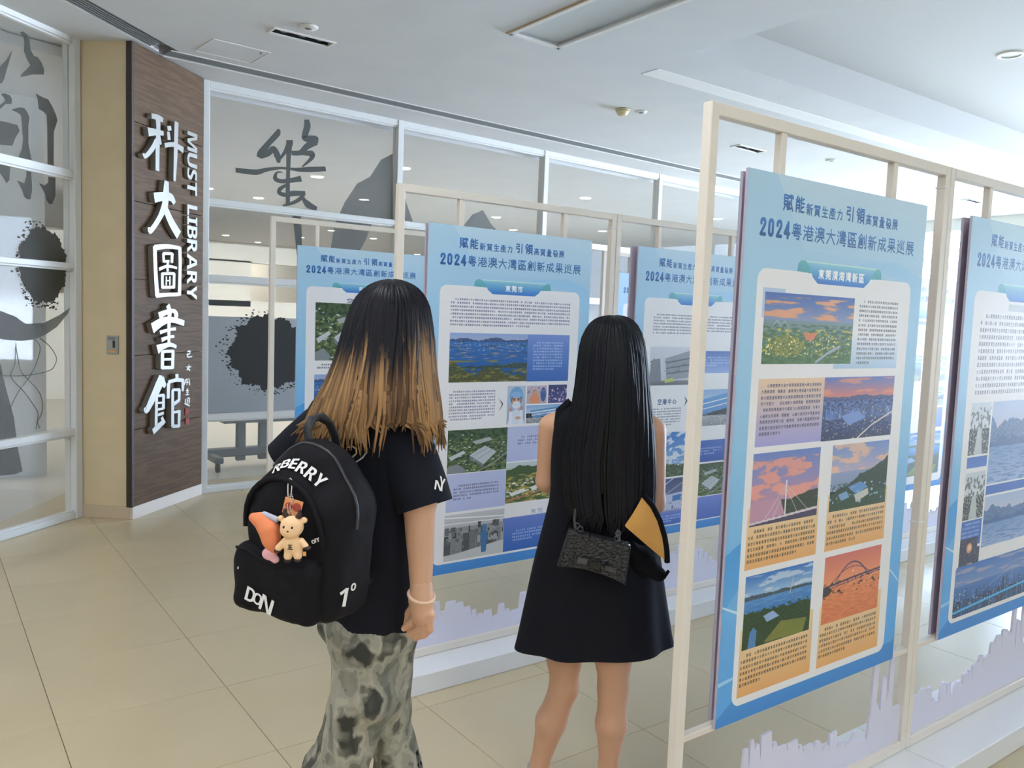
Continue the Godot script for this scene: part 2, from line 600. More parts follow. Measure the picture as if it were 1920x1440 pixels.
func build_glass_wall() -> void:
	var w := thing("window_1", "", "", Vector3(1.976, 0, -6.921), deg_to_rad(2.773))
	w.set_meta("kind", "structure")
	var rails := [[3.275, 3.335], [2.362, 2.412], [1.742, 1.80], [0.602, 0.652], [0.0, 0.045]]
	glass_frame(w, [-0.053, 1.741, 3.548, 5.383, 7.195, 9.015, 10.84], rails, 0.062)
	# film lettering and ink on the panes
	var pen := MB.new()
	for k in GLASS_PEN.size():
		var wider := []
		for j in GLASS_PEN[k].size(): wider.append(GLASS_PEN[k][j] * (1.2 if j % 3 == 2 else 1.0))
		pen.stroke(wider, 0.004 + 0.0002 * k, 0.0052 + 0.0002 * k)
	part("brush_character", pen.done(), M.ink_grey, w, Vector3.ZERO, "large grey brush-written character of vinyl film")
	var bl := MB.new()
	blot(bl, 0.52, 1.165, 0.36, 0.31, 0.16, 11, 0.004)
	part("ink_blot", bl.done(), M.ink, w, Vector3.ZERO, "round black ink splash of vinyl film")
	var tail := MB.new()
	tail.stroke([0.74, 2.36, 0.075, 0.76, 2.2, 0.065, 0.775, 2.0, 0.045, 0.79, 1.83, 0.012], 0.004, 0.0052)
	part("brush_tail", tail.done(), M.ink_grey, w)
	var hill := MB.new()
	hill.prism(PackedVector2Array([Vector2(1.06, 2.0), Vector2(1.1, 2.3), Vector2(1.2, 2.52), Vector2(1.32, 2.7), Vector2(1.45, 2.78), Vector2(1.56, 2.95), Vector2(1.68, 3.02), Vector2(1.7, 2.42), Vector2(1.5, 2.41), Vector2(1.42, 2.2), Vector2(1.3, 2.0)]), 0.004, 0.0052)
	hill.prism(PackedVector2Array([Vector2(1.78, 2.85), Vector2(1.84, 2.6), Vector2(1.92, 2.42), Vector2(1.78, 2.42)]), 0.004, 0.0052)
	hill.prism(PackedVector2Array([Vector2(2.5, 2.42), Vector2(2.62, 2.56), Vector2(2.75, 2.62), Vector2(2.85, 2.5), Vector2(2.95, 2.42)]), 0.004, 0.0052)
	part("ink_mountain", hill.done(), M.film_wash, w, Vector3.ZERO, "pale grey ink mountain of vinyl film")
	var far := MB.new()
	for q in [[7.32, 0.0], [7.75, 0.15], [8.3, -0.05]]:
		far.stroke([q[0], 2.62, 0.16, q[0] + 0.12, 2.8, 0.1, q[0] + 0.2, 3.0, 0.02], 0.004, 0.0052)
		far.stroke([q[0] - 0.1, 2.45, 0.03, q[0] + 0.1, 2.58, 0.09, q[0] + 0.35, 2.5, 0.03], 0.0054, 0.0062)
	part("brush_marks", far.done(), M.ink_grey, w)
	# the left glass front beside the pillar
	var l := thing("window_2", "", "", Vector3(0.943, 0, -6.516), deg_to_rad(40.0))
	l.set_meta("kind", "structure")
	glass_frame(l, [-5.6, -3.75, -1.9, -0.03], [[3.295, 3.34], [2.385, 2.439], [1.765, 1.805], [0.601, 0.648], [0.0, 0.05]], 0.06)
	for k in LEFT_SHAPES.size():
		var o := PackedVector2Array()
		for j in range(0, LEFT_SHAPES[k].size(), 2):
			o.append(Vector2(-LEFT_SHAPES[k][j], LEFT_SHAPES[k][j + 1]))
		part("brush_film", MB.new().prism(o, 0.004, 0.0052).done(), M.film_olive if k < 9 else M.film_grey, l)
	var b2 := MB.new()
	blot(b2, -0.29, 1.775, 0.20, 0.25, 0.14, 23, 0.004)
	part("ink_blot", b2.done(), M.film_dark, l, Vector3.ZERO, "olive grey ink splash of vinyl film")
	var lines := MB.new()
	for k in LEFT_LINES.size():
		var s := []
		for j in range(0, LEFT_LINES[k].size(), 2):
			s.append_array([-LEFT_LINES[k][j], LEFT_LINES[k][j + 1], 0.006])
		lines.stroke(s, 0.004, 0.0052)
	part("ink_lines", lines.done(), M.film_grey, l, Vector3.ZERO, "thin grey drawn lines of vinyl film")


func build_library() -> void:
	var lib := paint(rgb8(240, 234, 218), 0.7)
	struct("wall_library_back", span(Vector3(-9, 0, -22.6), Vector3(19, 3.3, -22.3)), lib)
	struct("wall_library_left", span(Vector3(-9.2, 0, -22.6), Vector3(-9, 3.3, -2)), lib)
	struct("wall_library_right", span(Vector3(18.8, 0, -22.6), Vector3(19, 3.3, -7.4)), lib)
	struct("wall_library_front", span(Vector3(13.4, 0, -7.7), Vector3(19, 3.3, -7.5)), lib)
	struct("wall_library_corner", span(Vector3(-9.2, 0, -2.6), Vector3(-3.6, 3.3, -2.3)), lib)
	# inner partition with small openings, cream
	var inner := struct("wall_library_partition", MB.new().box(Vector3(5.2, 0.95, -14.6), Vector3(9.0, 1.9, 0.2)).box(Vector3(5.2, 2.72, -14.6), Vector3(9.0, 0.3, 0.2)).box(Vector3(1.2, 2.2, -14.6), Vector3(1.0, 0.8, 0.2)).box(Vector3(4.2, 2.2, -14.6), Vector3(1.3, 0.8, 0.2)).box(Vector3(7.4, 2.2, -14.6), Vector3(2.6, 0.8, 0.2)).done(), lib)
	inner.position.y = -0.25
	struct("wall_library_column", MB.new().lathe([[0.3, 0.0], [0.3, 3.3]], Vector3(0.0, 0, -8.0), 28).done(), paint(rgb8(240, 238, 230), 0.5))
	struct("wall_library_pier", span(Vector3(0.55, 0, -8.6), Vector3(0.95, 3.3, -8.2)), paint(rgb8(200, 200, 196), 0.4))
	# a framed orange notice hanging inside the left glass
	var nb := thing("notice_panel", "cream and orange notice panel hanging inside the left glass front", "notice panel", Vector3(-0.35, 2.62, -7.3), deg_to_rad(40))
	part("sheet", boxm(Vector3(0.5, 0.5, 0.02), 0.002), paint(rgb8(232, 214, 180), 0.6), nb)
	part("print", boxm(Vector3(0.4, 0.3, 0.004), 0.0, Vector3(-0.03, -0.02, 0.012)), paint(rgb8(206, 140, 92), 0.6), nb)
	# the rolling stand with a grey screen seen from behind through the glass
	var wb := thing("rolling_screen", "grey backed screen on a wheeled stand behind the glass wall", "screen", Vector3(2.78, 0, -7.9))
	part("screen_back", boxm(Vector3(1.12, 0.92, 0.07), 0.012, Vector3(0, 0.99, 0)), paint(rgb8(168, 175, 182), 0.5), wb)
	part("shelf", boxm(Vector3(0.75, 0.03, 0.3), 0.006, Vector3(-0.05, 0.46, 0)), paint(rgb8(120, 124, 126), 0.5), wb)
	for sx in [-0.2, 0.02]:
		part("post", boxm(Vector3(0.09, 1.0, 0.05), 0.008, Vector3(sx, 0.55, -0.06)), paint(rgb8(112, 116, 118), 0.5), wb)
	part("base", boxm(Vector3(1.0, 0.08, 0.12), 0.01, Vector3(-0.05, 0.14, -0.06)), paint(rgb8(104, 108, 110), 0.5), wb)
	for sx in [-0.5, 0.4]:
		part("foot", boxm(Vector3(0.08, 0.06, 0.6), 0.01, Vector3(sx, 0.12, -0.02)), paint(rgb8(104, 108, 110), 0.5), wb)
		for sz in [-0.26, 0.22]:
			var wheel := part("wheel", MB.new().lathe([[0.0, -0.015], [0.042, -0.015], [0.045, 0.0], [0.042, 0.015], [0.0, 0.015]], Vector3.ZERO, 16).done(), M.dark, wb, Vector3(sx, 0.045, sz))
			wheel.rotation.z = PI / 2
	# downlights set in the library ceiling
	var glow := paint(rgb8(255, 252, 244), 0.5)
	glow.emission_enabled = true
	glow.emission = rgb8(255, 250, 238)
	glow.emission_energy_multiplier = 9.0
	var disc := MB.new().lathe([[0.0, 0.0], [0.075, 0.0], [0.075, 0.006], [0.0, 0.006]], Vector3(0, -0.008, 0), 24).done()
	var ring := MB.new().lathe([[0.078, 0.0], [0.094, -0.006], [0.098, 0.0]], Vector3.ZERO, 24).done()
	var spots := [[3.53, -12.5], [4.42, -12.9], [4.25, -10.19], [5.63, -11.67], [4.73, -8.77], [6.17, -20.3], [7.4, -21.6], [7.56, -19.06], [7.33, -16.74], [8.76, -17.63], [11.9, -21.1], [8.18, -11.79], [9.59, -13.22], [7.68, -8.89], [10.72, -11.87], [10.54, -8.94], [-0.9, -9.6], [-1.6, -7.0], [-3.9, -8.4], [13.2, -11.4]]
	for s in spots:
		var d := thing("ceiling_downlight", "round lit downlight in the library ceiling behind the glass", "downlight", Vector3(s[0], 3.25, s[1]), 0.0, "library downlights")
		part("lamp_disc", disc, glow, d)
		part("trim_ring", ring, M.white, d)
		var lamp := SpotLight3D.new()
		lamp.name = "lamp"
		lamp.rotation_degrees.x = -90
		lamp.position.y = -0.02
		lamp.spot_angle = 78
		lamp.spot_range = 20
		lamp.spot_attenuation = 2.0
		lamp.light_size = 0.07
		lamp.light_color = rgb8(255, 250, 240)
		lamp.light_energy = 3.0
		lamp.shadow_enabled = true
		d.add_child(lamp)


# ------------------------------------------------------------------ the sign on the pillar
func build_sign() -> void:
	var dir := Vector3(0.732, 0, -0.681).normalized()
	var s := thing("library_sign", "dark wooden sign board with silver raised characters on the corner pillar", "sign", Vector3(1.246, 0, -6.271), -atan2(dir.z, dir.x))
	var joints := [0.09, 0.647, 1.177, 1.713, 2.254, 2.795, 3.325]
	for k in joints.size() - 1:
		part("wood_panel", MB.new().box(Vector3(0.4275, (joints[k] + joints[k + 1]) / 2, 0.017), Vector3(0.861, joints[k + 1] - joints[k] - 0.004, 0.034), 0.0015).done(), M.wood[k % 2], s)
	part("edge_strip", span(Vector3(-0.03, 0.09, -0.01), Vector3(-0.002, 3.325, 0.036), 0.002), paint(rgb8(58, 46, 38), 0.5), s)
	var z0 := 0.036
	for set_ in [SIGN_KE, SIGN_DA, SIGN_TU, SIGN_SHU, SIGN_GUAN]:
		var mb := MB.new()
		for k in set_.size():
			mb.stroke(set_[k], z0, z0 + 0.042 + 0.0002 * k)
		part("character", mb.done(), M.steel, s)
	for grp in [[0, 1], [1, 5], [5, 10], [10, 14], [14, 19]]:
		var sm := MB.new()
		for k in range(grp[0], grp[1]):
			sm.stroke(SIGN_SMALL[k], z0 - 0.001, z0 + 0.006 + 0.0001 * k)
		part("signature_character", sm.done(), M.white, s, Vector3.ZERO, "small white handwritten character")
	for q in [[0.636, 0.711], [0.642, 0.635]]:
		part("seal", boxm(Vector3(0.05, 0.052, 0.006), 0.001, Vector3(q[0], q[1], z0 + 0.003)), paint(rgb8(150, 52, 44), 0.6), s, Vector3.ZERO, "small red seal mark")
	letters_down(s, "MUST", 2.862, 2.392, 0.585, 0.715, z0)
	letters_down(s, "LIBRARY", 2.312, 1.588, 0.588, 0.722, z0)


# letters that stand on their side and read downwards, each its own piece
func letters_down(s: Node3D, word: String, y0: float, y1: float, x0: float, x1: float, z: float) -> void:
	var font := SystemFont.new()
	font.font_names = PackedStringArray(["Droid Sans"])
	font.font_weight = 700
	var meshes := []
	var total := 0.0
	for ch in word:
		var t := TextMesh.new()
		t.font = font
		t.text = ch
		t.font_size = 64
		t.pixel_size = 0.01
		t.depth = 0.3
		meshes.append(t)
		total += t.get_aabb().size.x
	var gap := total * 0.10 / word.length()
	var k := (y0 - y1) / (total + gap * (word.length() - 1))
	var y := y0
	for t in meshes:
		var bbx: AABB = t.get_aabb()
		var o := part("letter", t, M.steel, s)
		var sx: float = k
		var sy: float = (x1 - x0) / bbx.size.y
		# letter x runs down the board, letter y runs to the right
		o.transform = Transform3D(Basis(Vector3(0, -sx, 0), Vector3(sy, 0, 0), Vector3(0, 0, 0.1)), Vector3(x0 - bbx.position.y * sy, y + bbx.position.x * sx, z + 0.016))
		y -= (bbx.size.x + gap) * k


# ------------------------------------------------------------------ small things on the ceiling
func build_ceiling_things() -> void:
	var y := 3.33
	var hatch := thing("access_panel", "square painted access hatch in the ceiling near the sign", "access hatch", Vector3(1.86, y, -5.99), deg_to_rad(3))
	part("panel", boxm(Vector3(0.385, 0.004, 0.335), 0.0005, Vector3(0, 0.0, 0)), M.ceil, hatch)
	for e in [[0.0, 0.176, 0.4, 0.008], [0.0, -0.176, 0.4, 0.008], [0.198, 0.0, 0.008, 0.36], [-0.198, 0.0, 0.008, 0.36]]:
		part("frame_strip", boxm(Vector3(e[2], 0.006, e[3]), 0.001, Vector3(e[0], -0.001, e[1])), M.white, hatch)
	part("latch", MB.new().lathe([[0.0, -0.012], [0.008, -0.012], [0.008, 0.0], [0.0, 0.0]], Vector3(0.15, 0, 0.13), 10).done(), M.grille, hatch)
	var fx := [[Vector3(2.112, y, -5.354), "black recessed triple spotlight in the ceiling near the access hatch"], [Vector3(6.86, y, -5.465), "black recessed triple spotlight in the ceiling seen above the tall front frame"], [Vector3(11.53, y, -5.43), "farthest black recessed triple spotlight, seen above the right front board"]]
	for f in fx:
		var d := thing("recessed_spotlight", f[1], "ceiling light", f[0], deg_to_rad(1.0), "black recessed ceiling spotlights")
		for e in [[0.0, 0.056, 0.43, 0.018], [0.0, -0.056, 0.43, 0.018], [0.207, 0.0, 0.018, 0.12], [-0.207, 0.0, 0.018, 0.12]]:
			part("frame_strip", boxm(Vector3(e[2], 0.012, e[3]), 0.002, Vector3(e[0], -0.003, e[1])), M.white, d)
		var housing := part("housing", MB.new().box(Vector3(0, 0.052, 0), Vector3(0.395, 0.01, 0.09)).box(Vector3(0, 0.025, 0.043), Vector3(0.395, 0.05, 0.005)).box(Vector3(0, 0.025, -0.043), Vector3(0.395, 0.05, 0.005)).done(), M.black, d)
		for k in 3:
			part("bulb", MB.new().lathe([[0.0, 0.0], [0.026, 0.004], [0.034, 0.03], [0.03, 0.045], [0.0, 0.045]], Vector3(-0.125 + 0.125 * k, 0.002, 0), 18).done(), paint(rgb8(170, 172, 174), 0.25, 0.5), housing)
	var tr := thing("ceiling_light_panel", "unlit rectangular light panel with white frame in the ceiling", "light panel", Vector3(3.285, y, -3.78), deg_to_rad(0.8))
	part("diffuser", boxm(Vector3(0.36, 0.006, 1.12), 0.0, Vector3(0, 0.02, 0)), paint(rgb8(206, 214, 220), 0.35), tr)
	for e in [[0.0, 0.575, 0.42, 0.036], [0.0, -0.575, 0.42, 0.036], [0.195, 0.0, 0.036, 1.18], [-0.195, 0.0, 0.036, 1.18]]:
		part("frame_strip", boxm(Vector3(e[2], 0.016, e[3]), 0.003, Vector3(e[0], -0.005, e[1])), M.white, tr)
	for e in [[0.216, 0.0, 0.006, 1.19], [-0.216, 0.0, 0.006, 1.19]]:
		part("rusty_edge", boxm(Vector3(e[2], 0.01, e[3]), 0.001, Vector3(e[0], -0.003, e[1])), paint(rgb8(190, 160, 120), 0.7), tr, Vector3.ZERO, "tan stained frame edge")
	for sx in [-0.2, 0.2]:
		for sz in [-0.58, 0.58]:
			part("screw", MB.new().lathe([[0.0, -0.016], [0.006, -0.015], [0.007, -0.012], [0.0, -0.012]], Vector3(sx, 0, sz), 8).done(), M.grille, tr)
	var sd := thing("smoke_detector", "small cream smoke detector on the ceiling", "smoke detector", Vector3(4.888, y, -5.231))
	part("base", MB.new().lathe([[0.0, -0.012], [0.062, -0.012], [0.065, 0.0], [0.0, 0.0]]).done(), paint(rgb8(232, 222, 186), 0.5), sd)
	part("dome", MB.new().lathe([[0.0, -0.052], [0.028, -0.052], [0.04, -0.046], [0.05, -0.03], [0.058, -0.012], [0.0, -0.012]]).done(), paint(rgb8(226, 214, 172), 0.5), sd)
	var rings := [[Vector3(2.065, y, -5.135), "white round cover disc on the ceiling beside the black spotlight", 0.062], [Vector3(5.05, y, -5.17), "flat round disc on the ceiling beside the smoke detector", 0.05], [Vector3(7.9, y, -5.2), "flat round disc on the ceiling above the front board", 0.06]]
	for r in rings:
		var o := thing("ceiling_disc", r[1], "ceiling disc", r[0], 0.0, "round ceiling discs")
		part("cover", MB.new().lathe([[0.0, -0.014], [r[2] * 0.8, -0.013], [r[2], -0.004], [r[2], 0.0], [0.0, 0.0]]).done(), M.white, o)
		part("centre", MB.new().lathe([[0.0, -0.017], [0.02, -0.016], [0.022, -0.013], [0.0, -0.013]]).done(), M.grille, o)
	var rd := thing("round_downlight", "unlit round downlight in the raised ceiling at the right", "downlight", Vector3(6.475, 3.58, -2.868))
	part("trim_ring", MB.new().lathe([[0.06, 0.004], [0.066, -0.01], [0.09, -0.008], [0.094, 0.0]], Vector3.ZERO, 28).done(), M.white, rd)
	part("lens", MB.new().lathe([[0.0, -0.003], [0.062, -0.003], [0.062, 0.0], [0.0, 0.0]], Vector3.ZERO, 24).done(), paint(rgb8(206, 208, 212), 0.4), rd)


# ------------------------------------------------------------------ printed boards
# strokes of the printed characters, on a square of 100
const GLYPHS := {
	"大": "5,35 95,35;50,5 50,35 10,95;50,40 92,95",
	"力": "10,30 85,30 78,90 60,85;45,5 45,35 12,95",
	"生": "25,5 12,40;15,30 90,30;50,5 50,92;20,60 85,60;5,92 95,92",
	"引": "8,10 45,10 45,32 12,32 10,55 48,55 45,92 28,88;80,5 80,95",
	"高": "50,0 50,12;5,14 95,14;28,24 72,24 72,40 28,40 28,24;10,95 10,50 90,50 90,92;32,62 68,62 68,82 32,82 32,62",
	"能": "25,3 10,25 45,25;38,12 48,28;12,95 12,36 45,36 45,95;12,55 45,55;12,72 45,72;62,5 62,40 95,40;90,12 62,25;62,52 62,92 95,92;90,60 62,72",
	"賦": "8,8 42,8 42,62 8,62 8,8;8,26 42,26;8,44 42,44;18,68 5,95;34,68 46,92;50,20 98,20;56,8 78,8;64,38 64,85;64,55 78,55;52,48 52,88;50,90 80,82;78,3 82,60 98,95;90,5 96,14",
	"新": "25,2 25,14;5,16 48,16;14,22 18,34;40,22 34,34;4,38 50,38;27,38 27,95;6,55 48,55;24,60 6,85;32,62 48,80;90,5 58,18;58,18 58,60 50,95;58,42 98,42;80,42 80,96",
	"質": "8,12 8,30;8,12 46,8;10,22 46,22;30,22 30,38;55,12 92,8;55,22 95,22;78,22 78,38;22,40 80,40 80,80 22,80 22,40;22,53 80,53;22,66 80,66;32,84 12,97;66,84 90,97",
	"產": "50,2 50,10;15,12 85,12;35,16 65,28;65,16 35,28;8,32 95,32;12,32 5,95;32,40 25,58;28,50 90,50;58,38 58,92;30,68 85,68;20,92 95,92",
	"領": "28,2 5,30;28,6 50,28;18,34 38,34;10,48 42,48 42,72 30,70;25,48 25,95;52,8 98,8;74,8 70,22;56,22 94,22 94,78 56,78 56,22;56,40 94,40;56,58 94,58;64,82 52,97;84,82 98,97",
	"量": "28,4 72,4 72,30 28,30 28,4;28,17 72,17;4,38 96,38;24,46 76,46 76,70 24,70 24,46;24,58 76,58;50,46 50,94;18,80 82,80;4,94 96,94",
	"發": "12,8 40,8 10,40;60,4 95,38;62,20 80,10;42,20 30,30;12,46 42,46 42,58 14,58 14,72 44,72 40,95 26,92;58,44 54,60;58,44 84,44 84,58 94,58;56,66 90,66 54,96;58,72 94,96",
	"展": "14,6 90,6 90,24 14,24;14,6 14,50 4,95;20,38 92,38;38,28 38,52;68,28 68,52;12,54 98,54;34,54 34,92 52,84;48,58 96,95;88,62 66,74",
	"粵": "45,0 38,8;18,10 82,10 82,52 18,52 18,10;50,14 50,48;24,31 76,31;34,18 38,26;64,18 60,26;34,48 40,38;66,48 60,38;4,62 96,62;30,62 26,76 78,76 72,96 52,93",
	"港": "8,8 18,18;4,34 14,42;4,92 20,58;32,18 96,18;48,4 48,36;78,4 78,36;26,38 98,38;46,40 26,66;80,40 98,62;44,56 80,56 80,72 44,72;44,56 44,92 92,92 94,80",
	"澳": "8,8 18,18;4,34 14,42;4,92 20,58;58,0 52,8;34,10 92,10;34,10 34,56;92,10 92,56;63,16 63,54;40,34 88,34;44,20 50,28;82,20 76,28;60,38 44,52;66,38 84,52;28,64 98,64;62,56 56,74 28,96;66,68 98,96",
	"灣": "6,8 16,18;3,34 12,42;3,92 18,58;62,0 62,8;48,10 76,10;50,18 74,18;50,26 74,26;50,34 74,34 74,44 50,44 50,34;38,6 28,18 40,22 28,36 44,36;88,6 78,18 92,22 80,36 96,36;34,52 90,52 90,64 36,64 34,78 92,78 86,97 70,94",
	"區": "4,6 96,6;8,6 8,94 97,94;34,16 72,16 72,40 34,40 34,16;18,52 44,52 44,80 18,80 18,52;58,52 88,52 88,80 58,80 58,52",
	"創": "34,2 4,32;34,6 62,30;22,30 46,30;14,40 54,40 54,60 14,60 14,40;14,50 54,50;14,40 4,95;20,70 54,70 54,92 20,92 20,70;72,14 72,68;92,4 92,94 80,88",
	"成": "10,22 94,22;14,22 14,60 4,95;16,46 44,46 42,80 28,76;54,3 62,60 94,94 96,74;88,40 48,92;74,4 86,12",
	"果": "18,4 82,4 82,48 18,48 18,4;18,26 82,26;50,4 50,97;4,60 96,60;48,62 6,92;52,62 96,92",
	"巡": "10,6 20,16;6,34 20,34 10,66 20,72;6,94 22,78 96,92;48,4 34,34 46,66;68,4 54,34 66,66;90,4 76,34 88,66",
	"東": "4,14 96,14;50,0 50,97;20,26 80,26 80,56 20,56 20,26;20,41 80,41;46,58 6,92;54,58 96,92",
	"莞": "4,10 96,10;30,0 30,20;70,0 70,20;50,20 50,28;8,42 8,30 92,30 92,42;28,48 72,48;10,62 92,62;38,62 34,80 8,96;62,62 62,92 94,92 95,80",
	"市": "50,0 50,14;4,16 96,16;18,84 18,36 82,36 82,84 70,80;50,16 50,98",
	"濱": "8,8 18,18;4,34 14,42;4,92 20,58;60,0 60,8;30,18 30,10 96,10 96,18;40,24 86,24;62,24 56,38;40,36 90,36;40,46 86,46 86,78 40,78 40,46;40,57 86,57;40,68 86,68;50,82 32,97;76,82 94,97",
	"海": "8,8 18,18;4,34 14,42;4,92 20,58;44,2 30,28;40,14 94,14;42,26 36,84 86,84;42,26 90,26 84,96 70,93;26,54 98,54;58,34 66,44;56,64 64,74",
	"空": "50,0 50,12;8,28 8,14 92,14 92,28;38,20 10,48;62,20 62,38 90,40;22,58 80,58;50,58 50,92;6,92 96,92",
	"中": "14,24 86,24 86,64 14,64 14,24;50,2 50,98",
	"心": "12,44 6,78;30,30 34,86 78,88 80,66;46,14 60,38;80,34 96,64",
	"2": "10,30 10,14 22,4 46,4 56,16 56,32 8,96 60,96",
	"0": "10,18 22,4 42,4 54,18 54,82 42,96 22,96 10,82 10,18",
	"4": "46,98 46,3 5,72 62,72",
}
var glyph_cache := {}


func glyph(ch: String, w: int, h: int, lw: float, top: Color, low: Color) -> Image:
	var key := "%s %d %d %.2f %s %s" % [ch, w, h, lw, top.to_html(), low.to_html()]
	if glyph_cache.has(key): return glyph_cache[key]
	var a := PackedFloat32Array()
	a.resize(w * h)
	var wide := 64.0 if ch in ["2", "0", "4"] else 100.0
	var k := Vector2((w - lw - 0.5) / wide, (h - lw - 0.5) / 100.0)
	for line in GLYPHS[ch].split(";"):
		var pts := []
		for p in line.split(" "):
			var xy: PackedStringArray = p.split(",")
			pts.append(Vector2(float(xy[0]), float(xy[1])) * k + Vector2.ONE * (lw * 0.5 + 0.25))
		for j in pts.size() - 1:
			var p0: Vector2 = pts[j]
			var p1: Vector2 = pts[j + 1]
			var d := p1 - p0
			var l2 := maxf(d.length_squared(), 0.0001)
			for y in range(maxi(0, int(minf(p0.y, p1.y) - lw)), mini(h, int(maxf(p0.y, p1.y) + lw) + 1)):
				for x in range(maxi(0, int(minf(p0.x, p1.x) - lw)), mini(w, int(maxf(p0.x, p1.x) + lw) + 1)):
					var q := Vector2(x + 0.5, y + 0.5)
					var t := clampf((q - p0).dot(d) / l2, 0.0, 1.0)
					var cov := clampf(lw * 0.5 - q.distance_to(p0 + d * t) + 0.5, 0.0, 1.0)
					if cov > a[y * w + x]: a[y * w + x] = cov
	var im := Image.create_empty(w, h, false, Image.FORMAT_RGBA8)
	for y in h:
		var c := top.lerp(low, float(y) / h)
		for x in w:
			c.a = a[y * w + x]
			im.set_pixel(x, y, c)
	glyph_cache[key] = im
	return im


func write(im: Image, text: String, x: float, y: float, w: float, h: float, lw: float, top: Color, low: Color, k: float) -> void:
	var step := w / text.length()
	for j in text.length():
		var g := glyph(text[j], maxi(3, int(step * 0.93 * k)), maxi(3, int(h * k)), lw * k, top, low)
		im.blend_rect(g, Rect2i(0, 0, g.get_width(), g.get_height()), Vector2i(int((x + step * j) * k), int(y * k)))


# a paragraph of small print
func small_print(im: Image, x: float, y: float, w: float, h: float, lead: float, col: Color, seed_: int, k: float, indent := 2) -> void:
	var r := RandomNumberGenerator.new()
	r.seed = seed_
	var size := lead * 0.7
	var step := size * 1.04
	var set_: Array = GLYPHS.keys().slice(0, 31)
	var n := int(h / lead)
	for row in n:
		var per := int(w / step)
		var last := per if row < n - 1 else int(per * r.randf_range(0.3, 0.8))
		for j in range(indent if row == 0 else 0, last):
			if r.randf() < 0.05: continue
			var g := glyph(set_[r.randi() % set_.size()], maxi(3, int(size * 0.95 * k)), maxi(3, int(size * k)), maxf(0.8, size * 0.085 * k), col, col)
			im.blend_rect(g, Rect2i(0, 0, g.get_width(), g.get_height()), Vector2i(int((x + step * j) * k), int((y + lead * row) * k)))


func fill_poly(im: Image, pts: Array, top: Color, low: Color, k: float) -> void:
	var y0 := 1e9
	var y1 := -1e9
	for p in pts:
		y0 = minf(y0, p.y * k)
		y1 = maxf(y1, p.y * k)
	for y in range(maxi(0, int(y0)), mini(im.get_height(), int(ceil(y1)))):
		var xs := []
		for j in pts.size():
			var a: Vector2 = pts[j] * k
			var b: Vector2 = pts[(j + 1) % pts.size()] * k
			if (a.y <= y + 0.5) != (b.y <= y + 0.5):
				xs.append(a.x + (y + 0.5 - a.y) * (b.x - a.x) / (b.y - a.y))
		xs.sort()
		var c := top.lerp(low, clampf((y - y0) / maxf(1.0, y1 - y0), 0.0, 1.0))
		for j in range(0, xs.size() - 1, 2):
			var xa := int(round(xs[j]))
			var xb := int(round(xs[j + 1]))
			if xb <= xa: continue
			if c.a >= 0.99:
				im.fill_rect(Rect2i(xa, y, xb - xa, 1), c)
			else:
				for x in range(maxi(0, xa), mini(im.get_width(), xb)):
					im.set_pixel(x, y, im.get_pixel(x, y).lerp(Color(c.r, c.g, c.b), c.a))


func rect_pts(x: float, y: float, x2: float, y2: float, r := 0.0) -> Array:
	if r <= 0.0: return [Vector2(x, y), Vector2(x2, y), Vector2(x2, y2), Vector2(x, y2)]
	var o := []
	for q in [[x2 - r, y + r, -90], [x2 - r, y2 - r, 0], [x + r, y2 - r, 90], [x + r, y + r, 180]]:
		for s in 7:
			var a := deg_to_rad(q[2] + 15.0 * s)
			o.append(Vector2(q[0] + cos(a) * r, q[1] + sin(a) * r))
	return o


